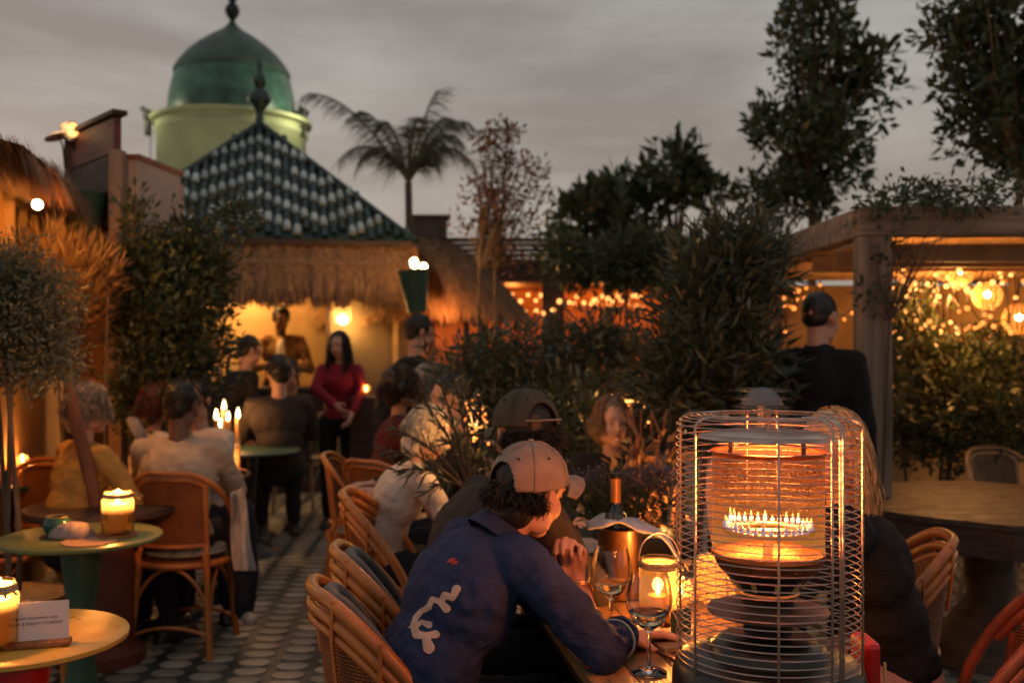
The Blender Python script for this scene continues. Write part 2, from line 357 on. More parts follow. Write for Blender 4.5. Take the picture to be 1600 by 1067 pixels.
# ------------------------------------------------ lit tower with green dome
D = 17; sc = D / F; cx = PX(363, D)
tw = thing('domed_tower', 'pale green floodlit round tower with a glazed green dome and ball finial', 'tower', (cx, D, 0))
def tz(py): return PZ(py, D) - .29 * min(1, max(0, (py - 38) / 52))
MB().lathe([(1.2, 0), (1.2, tz(188)), (1.235, tz(185)), (1.235, tz(180)), (1.21, tz(178)), (1.215, tz(172)), (1.30, tz(168)), (1.30, tz(163)), (0.9, tz(162))], n=48).build('wall', tower_m, tw)
MB().lathe([(1.0, tz(164)), (1.03, tz(150)), (1.02, tz(132)), (.98, tz(112)), (.93, tz(93)), (.91, tz(90))], n=48).build('dome', dome_m, tw)
MB().lathe([(.91, tz(92)), (.945, tz(90)), (.94, tz(87)), (.87, tz(80)), (.74, tz(70)), (.58, tz(61)), (.38, tz(52)), (.17, tz(44)), (.07, tz(38)), (.05, tz(34))], n=48).build('dome_cap', cone_m, tw)
MB().lathe([(.05, tz(40)), (.04, tz(32)), (.10, tz(24)), (.125, tz(17)), (.10, tz(10)), (.045, tz(4)), (.1, tz(-4)), (.11, tz(-12)), (.05, tz(-22)), (.08, tz(-30)), (.03, tz(-42)), (.01, tz(-60))], n=20).build('finial', iron, tw)
for a, w in ((-1.33, .1), (1.2, .12)):
    fx = MB().box((a * .97, -.2, tz(158)), (w * 1.7, .25, .12)).box((a, -.2, tz(172)), (w * .8, .12, .34)).box((a * 1.02, -.2, tz(150)), (.16, .16, .08), Matrix.Rotation(.5, 3, 'Y'))
    fl_ = fx.build('floodlight', iron, tw, smooth=False, bevel=.01)
for a, pw, col in ((-1.0, 5, (.85, 1, .42)), (.95, 8, (1, .92, .4))):
    l = lamp('floodlight_lamp', tw, (a * 1.7, -.8, tz(152)), (1, .95, .6), pw * 1.7, .14)
for a, pw in ((-1.6, 22), (1.2, 32)):
    lamp('uplight_lamp', tw, (a, -2.6, 3.3), (1, .92, .66), pw * .42, .25)
MB().tube([(-1.32, -.1, tz(170)), (-1.34, -.1, 1)], .008, 5).build('cable', iron, tw)

# ------------------------------------------------ kiosk with tiled pyramid roof
kx, ky, ka = -2.76, 11.2, R(13.5)
K = thing('tiled_kiosk', 'kiosk bar with green and white tiled pyramid roof and thatched awning', 'kiosk', (kx, ky, 0), ka)
HW = 1.47; ZE = PZ(371, 9.75); ZA = PZ(196, ky)
rs = MB().add([(-HW, -HW, ZE), (HW, -HW, ZE), (HW, HW, ZE), (-HW, HW, ZE), (0, 0, ZA)], [(0, 1, 4), (1, 2, 4), (2, 3, 4), (3, 0, 4), (0, 3, 2, 1)])
roof = rs.build('roof', mat('roof_base', (.012, .03, .025), .5), K, smooth=False)
# barrel tiles of the front slope: rows step along the chevrons
ncol = 33; pitch = 2 * HW / ncol; Ls = math.hypot(HW, ZA - ZE); ang = math.atan2(ZA - ZE, HW)
def barrel(n=5, r=.036, L=.2):
    mb = MB(); v = []
    for j, (yy, q) in enumerate(((0, 1.0), (L, .86))):
        for k in range(n + 1): a = PI * k / n; v.append((r * q * math.cos(a), yy, r * q * math.sin(a) + .012))
    f = [(k, k + 1, n + 2 + k, n + 1 + k) for k in range(n)]
    mb.add(v, f); mb.add([(r, 0, 0.012), (-r, 0, .012), (-r * .8, 0, 0.012 + r * .5), (0, 0, .012 + r), (r * .8, 0, .012 + r * .5)], [(0, 1, 2, 3, 4)]); return mb
step = .165
bg_ = barrel().build('roof_tile', tile_g, roof); bw_ = barrel(L=.14, r=.040).build('roof_tile', tile_w, roof); firsts = {0: bg_, 1: bw_}; fu = {0: 0, 1: 0}
Rt = Euler((ang, 0, 0))
for i in range(ncol):
    x = -HW + (i + .5) * pitch; smax = (1 - abs(x) / HW) * Ls
    tri = abs(((i - 16) % 14) - 7)  # chevrons
    j0 = tri * .38 * step - 3 * step
    j = 0
    while True:
        s_ = j0 + j * step
        if s_ > smax - .07: break
        if s_ > -.02:
            w = 1 if j % 2 == 0 and s_ < Ls * .93 and random.random() > .05 else 0
            o = firsts[w] if not fu[w] else inst(firsts[w], roof); fu[w] = 1
            t = s_ / Ls; o.location = (x, -HW + HW * t + .0, ZE + (ZA - ZE) * t + (.014 if w else 0)); o.rotation_euler = (Rt.x + random.uniform(-.03, .03), random.uniform(-.06, .06), random.uniform(-.035, .035)); o.location.x += random.uniform(-.004, .004); o.location.z += random.uniform(-.003, .006)
        j += 1
rt = MB()
for sgn in (-1, 1): rt.tube([(sgn * HW * 1.02, -HW * 1.02, ZE), (0, -.02, ZA + .02)], .035, 8)
for sgn in (-1, 1): rt.tube([(sgn * HW * 1.02, HW * 1.02, ZE), (0, .02, ZA + .02)], .035, 8)
rt.build('hip_ridge', tile_g, roof)
MB().box((0, -HW - .01, ZE - .03), (2 * HW, .05, .05)).box((HW + .01, 0, ZE - .03), (.05, 2 * HW, .05)).box((-HW - .01, 0, ZE - .03), (.05, 2 * HW, .05)).build('eave_board', dark_wood, K, smooth=False)
MB().lathe([(.07, -.05), (.05, .05), (.04, .12), (.05, .17), (.11, .24), (.13, .3), (.10, .37), (.05, .41), (.07, .45), (.085, .5), (.05, .56), (.035, .6), (.05, .64), (.02, .7), (.005, .8)], (0, 0, ZA), 20).build('finial', mat('finial_green', (.02, .05, .04), .3, var=.3), K)
# walls and lit interior
WZ = ZE - .04; wm = plaster_warm; y0 = -1.2
wall = MB().box((1.075, y0, WZ / 2), (.85, .1, WZ)).box((-1.2, y0, WZ / 2), (.5, .1, WZ)).box((-.15, y0, WZ - .16), (1.6, .1, .32)).build('wall', mat('kiosk_wall', (.22, .15, .08), .8, var=.3, scale=3, bump=.3), K, smooth=False)
MB().box((-1.42, -.2, WZ / 2), (.1, 1.9, WZ)).box((1.45, -.2, WZ / 2), (.1, 1.9, WZ)).box((0, 1.3, WZ / 2), (2.8, .1, WZ)).build('side_wall', mat('kiosk_side', (.2, .14, .1), .9), K, smooth=False)
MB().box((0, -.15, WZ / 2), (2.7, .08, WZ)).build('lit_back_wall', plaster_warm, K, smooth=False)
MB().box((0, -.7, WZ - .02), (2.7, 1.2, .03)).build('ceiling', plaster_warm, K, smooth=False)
MB().box((-.15, y0 + .05, 1.03), (1.62, .35, .05)).box((-.15, y0 + .08, .5), (1.55, .08, 1.0)).build('counter', black_m, K, smooth=False, bevel=.008)
for i in range(9): 
    MB().box((-.15 - .7 + i * .175, y0 - .0, .5), (.165, .03, .98)).build('plank', dark_wood, K, smooth=False, bevel=.006)
for q in (.665, -.965): MB().box((q, y0 - .055, (WZ + 1) / 2), (.05, .03, WZ - 1)).build('opening_frame', dark_wood, K, smooth=False)
MB().box((1.33, y0 - .07, 1.35), (.045, .06, 1.5)).build('door_trim', mat('brass_trim', (.9, .6, .2), .35, metal=.3, var=.1), K, smooth=False)
lamp('ceiling_lamp', K, (-.25, -.75, WZ - .25), (1, .56, .18), 26, .08)
# little bottles on the counter
for i in range(5):
    x = -.75 + i * .12 + random.uniform(-.02, .02)
    b = MB().lathe([(.0, 0), (.035, 0), (.037, .16), (.015, .2), (.013, .27), (0, .27)], n=12).build('bottle', mat('bar_bottle_%d' % i, random.choice([(.12, .05, .02), (.03, .07, .03), (.2, .12, .05)]), .15), None)
    b.location = Matrix.Rotation(ka, 3, 'Z') @ Vector((x, y0 + .0, 1.056)) + Vector((kx, ky, 0))
    tag(b, ['leftmost small bottle standing on the kiosk counter', 'second small bottle from the left on the kiosk counter', 'middle small bottle of the five on the kiosk counter', 'second small bottle from the right on the kiosk counter', 'small bottle nearest the patterned shirt man on the kiosk counter'][i], 'bottle', 'bottles on the kiosk counter')
# thatch
def thatch(name, A, B, zt, zb, out, n, L, m, parent, jit=.03):
    """straw hanging from the line A-B, bulging outward"""
    A = np.array(A); B = np.array(B); t = RNG.uniform(0, 1, (n, 1)); base = A + (B - A) * t
    d = (B - A) / np.linalg.norm(B - A); o = np.array([d[1], -d[0], 0]); u = RNG.uniform(0, 1, (n, 1)) ** .8
    H = zt - zb; z0 = zt - u * H * .75
    p0 = base + o * (out * np.sin(u * 1.4)) ; p0[:, 2:3] = z0
    mt_ = (np.sin(t * 37) + np.sin(t * 83 + 1.3) + np.sin(t * 151 + .4)) / 3; A_ = o * (mt_ * .035); p0 = p0 + A_
    ll = L * RNG.uniform(.5, 1.4, (n, 1)) * (1 + .3 * mt_); p2 = p0 + o * RNG.uniform(-.01, .06, (n, 1)) + d * RNG.normal(0, jit, (n, 1)); p2[:, 2:3] = np.maximum(z0 - ll, zb - .05 * mt_ - RNG.uniform(-.03, .11, (n, 1)) ** 1)
    w = d * RNG.uniform(.003, .015, (n, 1)); m1 = (p0 + p2) / 2 + o * .015
    V = np.stack([p0 - w, p0 + w, m1 + w, m1 - w, p2 + w * .3, p2 - w * .3], 1).reshape(-1, 3); i = np.arange(n)[:, None] * 6
    Q = np.concatenate([i + [0, 1, 2, 3], i + [3, 2, 4, 5]], 0)
    return tag(fastmesh(name, V, Q, m, parent), kind='stuff')
zt = ZE - .03; zb = PZ(462, 9.4)
MB().add([(-1.5, -1.3, zt - .02), (1.5, -1.3, zt - .02), (1.5, -1.62, zt - .3), (-1.5, -1.62, zt - .3), (-1.5, -1.5, zb + .12), (1.5, -1.5, zb + .12)], [(0, 1, 2, 3), (3, 2, 5, 4)]).build('awning_board', mat('straw_bed', (.13, .07, .04), .9), K, smooth=False)
MB().tube([(-1.55, -1.42, zt), (1.5, -1.42, zt)], .05, 8).tube([(-1.55, -1.62, zt - .22), (1.52, -1.62, zt - .22)], .035, 8).build('awning_pole', mat('awning_roll', (.25, .13, .07), .9, bump=.6, scale=40), K)
thatch('thatch', (-1.55, -1.42, 0), (1.52, -1.42, 0), zt, zb, .32, 7000, .34, straw_d, K)
thatch('thatch', (1.5, -1.42, 0), (1.6, .3, 0), zt, zb + .05, .25, 2500, .34, straw_d, K)
# lamp on the kiosk wall
sx, sy, sz = .80, y0 - .14, PZ(498, 10)
def at_k(x, y, z): return Matrix.Rotation(ka, 3, 'Z') @ Vector((x, y, 0)) + Vector((kx, ky, z))
wl_ = thing('wall_lamp', 'bright globe wall lamp glowing on the kiosk wall above the woman in red', 'lamp', at_k(sx, sy, sz), ka)
MB().ell((0, 0, 0), .048).build('bulb', bulb_hot, wl_)
MB().lathe([(.05, -.06), (.085, -.02), (.1, .05), (.07, .12), (.04, .15)], n=24).build('glass_shade', jar_glass, wl_)
MB().tube([(0, 0, .15), (0, 0, .2), (0, .1, .2)], .01, 8).ell((0, .11, .2), (.04, .015, .04)).build('bracket', brass_m, wl_)
lamp('lamp_light', wl_, (0, -.03, 0), (1, .6, .2), 13, .05)
# green bucket uplighter at the kiosk corner
def uplighter(label, loc, rz, pw, s=1.0, tilt=.0):
    u = thing('uplighter', label, 'lamp', loc, rz)
    MB().lathe([(.0, 0), (.075 * s, 0), (.12 * s, .32 * s), (.128 * s, .32 * s), (.128 * s, .335 * s), (.112 * s, .335 * s), (.07 * s, .02)], n=24, M=Matrix.Rotation(tilt, 3, 'Y')).build('shade', tbl_dgreen, u)
    if pw:
        b = MB()
        for k in range(3): b.ell((.05 * math.cos(k * 2.1) * s, .04 * math.sin(k * 2.1), .36 * s + .02 * k), .03 * s)
        b.build('bulb', bulb_hot, u); lamp('lamp_light', u, (0, -.05, .42 * s), (1, .5, .13), pw, .05)
    MB().tube([(0, .02, .1), (0, .16, .12)], .012, 6).build('bracket', iron, u)
    return u
uplighter('dark green tapered uplighter glowing beside the kiosk thatch corner', (PX(652, 9), 9, PZ(488, 9)), 0, 14, 1.12, -.1)
# thatched parasol hut right of kiosk
TP = thing('thatched_hut', 'small thatched hut roof sloping down to the right of the kiosk', 'hut', (PX(655, 10.6), 11.3, 0))
n = 9000; a = RNG.uniform(-PI, PI, n); u = RNG.uniform(0, 1, n) ** .7; rad = u * 1.08; zz = PZ(362, 10.6) - .95 * u ** 1.6 * .82
p0 = np.stack([rad * np.cos(a), rad * np.sin(a), zz], 1); o_ = np.stack([np.cos(a), np.sin(a), -1.0 * u], 1); o_ = nrm(o_); tn = np.stack([-np.sin(a), np.cos(a), a * 0], 1) * .008
p1 = p0 + o_ * .14; p2 = p0 + o_ * .26 + RNG.normal(0, .012, (n, 3)); p2[:, 2] -= .02
V = np.stack([p0 - tn, p0 + tn, p1 + tn, p1 - tn, p2 + tn * .3, p2 - tn * .3], 1).reshape(-1, 3); i = np.arange(n)[:, None] * 6
tag(fastmesh('thatch', V, np.concatenate([i + [0, 1, 2, 3], i + [3, 2, 4, 5]], 0), straw, TP), kind='stuff')
MB().lathe([(1.05, PZ(362, 10.6) - .80), (.7, PZ(362, 10.6) - .48), (.35, PZ(362, 10.6) - .16), (0, PZ(362, 10.6) - .01)], n=32).build('roof_lining', mat('lining', (.22, .09, .04), .9), TP)
for k in range(5): MB().tube([(.85 * math.cos(k * 1.256 + .3), .85 * math.sin(k * 1.256 + .3), 0), (.85 * math.cos(k * 1.256 + .3), .85 * math.sin(k * 1.256 + .3), 2.05)], .035, 8).build('post', bark_red, TP)
lamp('hut_light', TP, (.1, -.2, 1.95), (1, .27, .05), 14, .08); lamp('hut_light', TP, (.35, -1.35, 1.9), (1, .35, .08), 5, .06)

# ------------------------------------------------ far bar pavilion
BD = 14
B = thing('bar_pavilion', 'long dark slatted bar pavilion lit orange inside behind the bushes', 'pavilion', (0, BD, 0))
zt, z1 = PZ(378, BD), PZ(440, BD)
for k in range(9):
    z = zt - k * (zt - z1) / 8
    MB().box((1.0 + random.uniform(-.02, .02), -.3 + .01 * k, z), (5.6, .05, .052 if k else .06)).build('roof_slat', mat('slat_%d' % (k % 3), ((.06, .035, .025), (.09, .05, .035), (.04, .025, .02))[k % 3], .85, var=.4), B, smooth=False)
MB().box((1, .1, (zt + z1) / 2 - .1), (5.6, .04, zt - z1 - .25)).build('fascia', dark_wood, B, smooth=False)
MB().box((1, .9, z1 - .0), (5.6, 2.4, .04)).build('ceiling', red_wood, B, smooth=False)
for x in (-1.6, -.4, .55, 1.3, 2.2, 3.6): MB().box((x, -.25, z1 / 2), (.12 if x != .55 else .3, .12, z1)).build('post', dark_wood, B, smooth=False)
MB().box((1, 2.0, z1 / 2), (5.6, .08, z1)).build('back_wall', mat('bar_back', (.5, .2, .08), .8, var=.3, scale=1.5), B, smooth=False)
MB().box((1, .4, .55), (5.4, .5, 1.1)).build('bar_counter', dark_wood, B, smooth=False, bevel=.01)
for x in (-1.3, 0, 1.2, 2.4): lamp('ceiling_lamp', B, (x, 1.0, z1 - .3), (1, .32, .06), 9, .08)
# shelves with lit windows
for x0, x1, m_ in ((736, 752, 'bulb_dim'), (758, 782, 'bulb')):
    tag(MB().box(((PX((x0 + x1) / 2, BD - .5)), BD - .5, PZ(487, BD - .5)), ((x1 - x0) / F * (BD - .5), .05, .13)).build('lit_sign', MATS[m_], None, smooth=False, bevel=.01), 'glowing pale %s lit panel on the far bar beyond the thatched hut' % ('wide' if m_ == 'bulb' else 'narrow'), 'light panel')
# string lights inside the bar
def string_light(label, pts, rad, m, wire=True, group='string lights under the far roofs', sag=.05):
    st = thing('string_light', label, 'string lights', pts[0], 0, group); p0 = Vector(pts[0]); b0 = None
    P_ = [Vector(p) - p0 for p in pts]
    MB().tube([p + Vector((0, 0, .03)) for p in P_], .004, 4).build('wire', iron, st)
    for p in P_:
        if b0 is None: b0 = MB().ell((0, 0, 0), rad, n=10, m=7).build('bulb', m, st); b0.location = p
        else:
            c = inst(b0, st, p); s_ = random.uniform(.7, 1.15); c.scale = (s_, s_, s_)
    return st
def srow(x0, x1, py, D, n, jy=8, jx=4): return [P(x0 + (x1 - x0) * i / (n - 1) + random.uniform(-jx, jx), py + random.uniform(-jy, jy), D + random.uniform(-.2, .2)) for i in range(n)]
string_light('string of orange bulbs left of the hut under the far roof', srow(668, 696, 462, 12.6, 5), .024, bulb_m)
string_light('lower string of orange bulbs by the dark green uplighter', srow(670, 700, 478, 12.7, 4, 5), .024, bulb_m)
string_light('string of bulbs over the bar between the hut and the first post', srow(738, 860, 466, 13.6, 11), .026, bulb_m)
string_light('lower string of yellow bulbs over the bar counter', srow(762, 862, 488, 13.5, 9, 5), .026, bulb_m)
string_light('string of bulbs in the middle opening of the far bar', srow(868, 932, 466, 13.6, 8), .026, bulb_m)
string_light('dense string of bulbs in the right opening of the far bar', srow(928, 1000, 466, 13.6, 12, 6), .028, bulb_m)
string_light('second row of bulbs low in the right opening of the bar', srow(930, 1004, 478, 13.6, 10, 5), .028, bulb_dim)
# small chimney block behind kiosk
tag(MB().box((PX(671, 15), 15, PZ(356, 15) - .1), (.5, .4, .5)).box((PX(671, 15), 15, PZ(340, 15)), (.58, .46, .04)).build('chimney', mat('chimney', (.09, .055, .045), .9), smooth=False), 'small dark chimney block beside the palm trunk', 'chimney')

# ------------------------------------------------ left: board screen, plaster wall, thatched hut
scr = thing('board_screen', 'tall dark wooden board screen standing in front of the thatched hut', 'screen', (-2.31, 6.0, 0))
dx, dy = -2.83 + 2.31, .6; Ln = math.hypot(dx, dy); th = math.atan2(dy, dx)
zt_ = PZ(182, 6.0); nb = 13; bh = zt_ / nb
for k in range(nb):
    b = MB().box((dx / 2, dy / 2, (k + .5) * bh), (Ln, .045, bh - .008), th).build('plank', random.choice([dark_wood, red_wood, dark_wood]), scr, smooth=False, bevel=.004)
    if 5 <= k <= 8: b.data.materials[0] = mat('plank_lamplit', (.33, .17, .08), .7, var=.3, scale=5, bump=.3, stretch=(1, 1, 6))  # orange lamplight on the middle planks is put into their base colour
MB().box((.0, 0, PZ(235, 6) / 2), (.075, .09, PZ(235, 6))).build('post', mat('pale_post', (.28, .18, .13), .8, var=.25, scale=6, bump=.4, stretch=(1, 1, .2)), scr, smooth=False, bevel=.005)
MB().box((dx, dy, zt_ / 2), (.08, .08, zt_ + .02)).build('post', dark_wood, scr, smooth=False, bevel=.005)
MB().box((dx / 2, dy / 2, zt_ + .02), (Ln + .08, .09, .03), th).build('cap_rail', dark_wood, scr, smooth=False, bevel=.004)
pw = thing('plaster_wall', 'pale pink plaster wall with a dark red coping beside the board screen', 'wall', (-2.27, 6.06, 0))
dx2, dy2 = .06, .60; L2 = math.hypot(dx2, dy2); t2 = math.atan2(dy2, dx2); zp = PZ(250, 6.1)
MB().box((dx2 / 2, dy2 / 2, zp / 2), (L2, .12, zp), t2).build('panel', plaster, pw, smooth=False, bevel=.006)
MB().box((dx2 / 2, dy2 / 2, zp + .012), (L2 + .03, .15, .03), t2).build('coping', mat('coping', (.2, .06, .04), .7), pw, smooth=False, bevel=.004)
MB().box((dx2 + .02, dy2 + .07, zp / 2 - .05), (.05, .05, zp), t2).build('corner_post', mat('pinkpost', (.35, .22, .19), .8), pw, smooth=False)
hut = thing('thatched_shelter', 'thatched shelter with glowing orange plaster wall and a dark window', 'hut', (-2.78, 6.0, 0), R(104))
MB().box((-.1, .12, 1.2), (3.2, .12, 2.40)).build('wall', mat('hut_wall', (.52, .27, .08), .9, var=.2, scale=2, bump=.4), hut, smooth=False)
tag(MB().box((-5.6, 9.2, 1.2), (5.0, .15, 2.4)).build('courtyard_wall', red_wood, smooth=False), 'dark wall closing the courtyard behind the thatched shelter', 'wall')
wx = -.22; wz = 2.02; wf = None
for q in ((wx - .3, wz, .05, .5), (wx + .3, wz, .05, .5), (wx, wz, .025, .5), (wx, wz + .25, .65, .05), (wx, wz - .25, .65, .05)):
    o = MB().box((q[0], .04, q[1]), (q[2], .06, q[3])).build('window_frame', mat('hut_frame', (.4, .24, .1), .7), hut, smooth=False, bevel=.003)
MB().box((wx, .055, wz), (.6, .01, .48)).build('window_pane', mat('dark_pane', (.02, .015, .012), .7, spec=.1), hut, smooth=False)
n = 9000; t = RNG.uniform(-1.9, .55, (n, 1)); u = RNG.uniform(0, 1, (n, 1))
p0 = np.concatenate([t, -.30 + u * .9, 2.34 + u * .22 + .03 * np.sin(t * 5)], 1) + RNG.normal(0, .012, (n, 3))
d = nrm(np.concatenate([RNG.normal(0, .15, (n, 1)), -np.ones((n, 1)) * .8, -.5 - (1 - u) * 1.3], 1))
L = RNG.uniform(.08, .22, (n, 1)); w = np.array([[.007, 0, 0]]); p1 = p0 + d * L * .5; p2 = p0 + d * L; p2[:, 2:3] -= .03
V = np.stack([p0 - w, p0 + w, p1 + w, p1 - w, p2 + w * .3, p2 - w * .3], 1).reshape(-1, 3); i = np.arange(n)[:, None] * 6
tag(fastmesh('thatch', V, np.concatenate([i + [0, 1, 2, 3], i + [3, 2, 4, 5]], 0), straw, hut), kind='stuff')
MB().add([(-1.9, -.31, 2.31), (.55, -.31, 2.31), (.55, .6, 2.55), (-1.9, .6, 2.55)], [(0, 1, 2, 3)]).build('roof_bed', mat('straw_bed'), hut, smooth=False)
lamp('eave_lamp', hut, (-1.15, -.24, 2.12), (1, .42, .09), 10, .06)
MB().ell((-1.15, -.22, 2.16), .025).build('bulb', bulb_hot, hut)
uplighter('unlit dark green tapered uplighter fixed on the shelter wall beside the board screen', (PX(130, 6.0), 6.0, PZ(384, 6.0)), 0, 0, .95, .06)
sp = thing('twin_spotlight', 'twin outdoor spotlight with one glowing head on the board screen corner', 'spotlight', (PX(116, 6.55), 6.5, PZ(205, 6.5)))
MB().lathe([(.0, -.07), (.035, -.06), (.05, 0), (.052, .05), (.045, .055), (0, .05)], n=20, M=Matrix.Rotation(-.4, 3, 'Y')).build('lamp_head', mat('spot_white', (.8, .7, .6), .4), sp)
MB().ell((.02, -.02, .0), (.035, .035, .05)).build('bulb', bulb_m, sp)
MB().lathe([(0, .025), (.03, .02), (.075, 0), (.08, -.008)], (-.09, 0, -.03), 20, Matrix.Rotation(-.35, 3, 'Y')).build('lamp_head', MATS['spot_white'], sp)
MB().tube([(-.08, 0, -.02), (-.05, 0, -.1), (-.03, 0, -.3)], .006, 6).tube([(0, 0, -.05), (.03, 0, -.12)], .012, 6).build('bracket', iron, sp)
lamp('spot_light', sp, (-.03, -.12, .02), (1, .55, .2), .15, .03)
# ------------------------------------------------ right pergola
pg = thing('timber_pergola', 'timber pergola of grey beams with warm lit ceiling on the right', 'pergola', (1.76, 5, 0))
bt = 2.15
for y in (0, 2.0): MB().box((.0, y, (bt - .14) / 2), (.145, .145, bt - .14)).build('post', post_wood, pg, smooth=False, bevel=.006)
MB().box((2.0, -.02, bt - .07), (4.15, .12, .14)).build('beam', beam_wood, pg, smooth=False, bevel=.006)
MB().box((-.03, 1.08, bt - .072), (.11, 2.1, .14)).build('beam', beam_wood, pg, smooth=False, bevel=.006)
MB().box((2.0, 2.2, bt - .07), (4.1, .12, .14)).build('beam', beam_wood, pg, smooth=False, bevel=.006)
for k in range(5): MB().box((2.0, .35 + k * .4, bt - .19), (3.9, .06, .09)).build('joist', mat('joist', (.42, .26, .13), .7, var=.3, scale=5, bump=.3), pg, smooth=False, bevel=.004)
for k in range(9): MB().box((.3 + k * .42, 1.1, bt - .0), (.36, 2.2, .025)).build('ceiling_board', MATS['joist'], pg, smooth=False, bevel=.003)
for q in ((.0, -.085, bt - .05), (.0, -.085, bt - .1), (.04, -.078, bt - .25), (-.03, -.078, bt - .25)): MB().ell(q, (.009, .006, .009), n=8, m=6).build('bolt', iron, pg)
lamp('pergola_lamp', pg, (.9, 1.2, 1.75), (1, .42, .10), 9, .07); lamp('pergola_lamp', pg, (2.4, 1.0, 1.6), (1, .42, .10), 9, .07)
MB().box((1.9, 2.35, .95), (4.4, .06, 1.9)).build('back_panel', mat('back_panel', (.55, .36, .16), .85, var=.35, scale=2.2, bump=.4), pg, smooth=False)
# round woven lanterns
for k, (px, py, r, lb) in enumerate(((1500, 425, .085, 'upper left woven globe lantern of the slanting lantern row under the pergola'), (1543, 462, .085, 'middle woven globe lantern of the slanting lantern row'), (1592, 498, .095, 'lowest right woven globe lantern of the slanting lantern row'), (1478, 394, .06, 'small bright woven lantern close under the pergola beam'))):
    D_ = 6.2; p = P(px, py, D_); ln = thing('globe_lantern', lb, 'lantern', p, 0, 'woven globe lanterns under the pergola'); cg = MB()
    for j in range(9):
        a = PI * j / 9; cg.tube([(r * math.cos(t) * math.cos(a), r * math.cos(t) * math.sin(a), r * math.sin(t)) for t in (2 * PI * q / 20 for q in range(20))], .0035, 4, closed=True)
    for j in range(-3, 4):
        z = r * j / 4; rr = math.sqrt(r * r - z * z); cg.tube([(rr * math.cos(t), rr * math.sin(t), z) for t in (2 * PI * q / 20 for q in range(20))], .003, 4, closed=True)
    cg.build('wicker_globe', mat('lantern_wicker', (.7, .42, .16), .6), ln); MB().ell((0, 0, .01), .022).build('bulb', bulb_hot, ln)
    MB().tube([(0, 0, r), (0, 0, bt - .2 - p.z)], .003, 4).build('cord', iron, ln); lamp('lantern_light', ln, (0, 0, -.005), (1, .5, .15), .8, .025)
string_light('string of tiny bulbs behind the foliage under the pergola', srow(1395, 1500, 425, 6.9, 9, 22, 8), .011, bulb_dim)
string_light('string of tiny bulbs by the head of the standing man', srow(1225, 1330, 470, 6.9, 8, 30, 6), .012, bulb_dim)
string_light('cluster of cool white bulbs by the grey awning', srow(1485, 1560, 408, 8.0, 5, 3), .018, emis('bulb_cool', (.75, .85, 1), 3))
string_light('low string of bulbs among the leaves beneath the pergola', srow(1385, 1540, 600, 6.6, 8, 55, 14), .012, bulb_dim)
string_light('string of small bulbs in the leaves behind the woman in black', srow(980, 1010, 640, 5.6, 5, 25, 10), .008, bulb_m)
for k, (x0, x1, y_, jy, n_, dd, lb) in enumerate(((1392, 1480, 440, 40, 22, 6.9, 'dense tangle of small warm bulbs beside the pergola post above the climber'), (1470, 1600, 520, 30, 18, 6.7, 'scatter of warm bulbs below the woven globe lanterns'), (1400, 1500, 500, 40, 16, 6.6, 'warm bulbs glinting low in the climber left of the lanterns'), (1400, 1600, 475, 45, 30, 5.95, 'loose net of warm bulbs hung in front of the climber'), (1400, 1600, 440, 30, 26, 6.1, 'dense band of warm bulbs just under the pergola beam'), (1225, 1262, 480, 40, 9, 6.9, 'small warm bulbs glinting left of the standing man in black'))):
    string_light(lb, srow(x0, x1, y_, dd, n_, jy, 10), .014, bulb_m if k % 2 == 0 else bulb_dim)
aw = tag(MB().add([(PX(1520, 8.4), 8.4, PZ(398, 8.4)), (PX(1720, 8.4), 8.4, PZ(392, 8.4)), (PX(1720, 8.4), 9.4, PZ(440, 9.4)), (PX(1490, 8.4), 9.4, PZ(440, 9.4))], [(0, 1, 2, 3)]).build('awning', mat('awning_cloth', (.35, .33, .31), .8, var=.1)), 'grey cloth awning seen past the pergola at the right edge', 'awning')
aw.modifiers.new('s', 'SOLIDIFY').thickness = .02
# ------------------------------------------------ trees and bushes
def E(px, py, D, rx, rz, ry=None): return (tuple(P(px, py, D)), (rx / F * D, (ry or rx) / F * D, rz / F * D))
plant('columnar_tree', 'tall columnar broadleaf tree rising above the left pergola beam', 'tree', [E(1270, 230, 9, 95, 110), E(1275, 60, 9, 80, 95), E(1240, 300, 9, 70, 60), E(1350, 135, 9, 55, 70), E(1370, 90, 9, 25, 30), E(1200, 190, 9, 35, 60), E(1290, -60, 9, 60, 60)], 150, 5600, .10, .052, leaf_dark, trunk=(0, 0, 3.0), r0=.05, nl=60, spread=.072, up=.4)
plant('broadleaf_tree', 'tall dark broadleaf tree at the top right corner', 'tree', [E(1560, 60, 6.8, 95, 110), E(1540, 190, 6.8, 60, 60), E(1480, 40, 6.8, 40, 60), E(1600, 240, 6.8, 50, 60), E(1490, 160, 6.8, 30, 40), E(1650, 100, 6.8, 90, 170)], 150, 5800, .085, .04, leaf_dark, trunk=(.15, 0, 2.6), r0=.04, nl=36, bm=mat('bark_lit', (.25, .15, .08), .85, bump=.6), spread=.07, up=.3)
plant('round_tree', 'low round crowned dark tree behind the bar pavilion roof', 'tree', [E(1050, 290, 12, 65, 55), E(960, 330, 12, 70, 45), E(1100, 300, 12, 35, 45), E(905, 340, 12, 30, 45), E(1000, 400, 12, 110, 50)], 70, 3300, .16, .085, leaf_dark, trunk=(0, 0, 2.2), r0=.07, nl=40, spread=.10, up=.5)
plant('slender_tree', 'slender nearly bare tree with sparse reddish leaves', 'tree', [E(775, 240, 9.8, 45, 60), E(760, 330, 9.8, 60, 60), E(820, 300, 9.8, 50, 70), E(785, 210, 9.8, 45, 30), E(800, 400, 9.8, 35, 30)], 110, 1500, .07, .03, leaf_red, trunk=(0, 0, 2.2), r0=.02, nl=40, spread=.05, stems=2, up=.3)
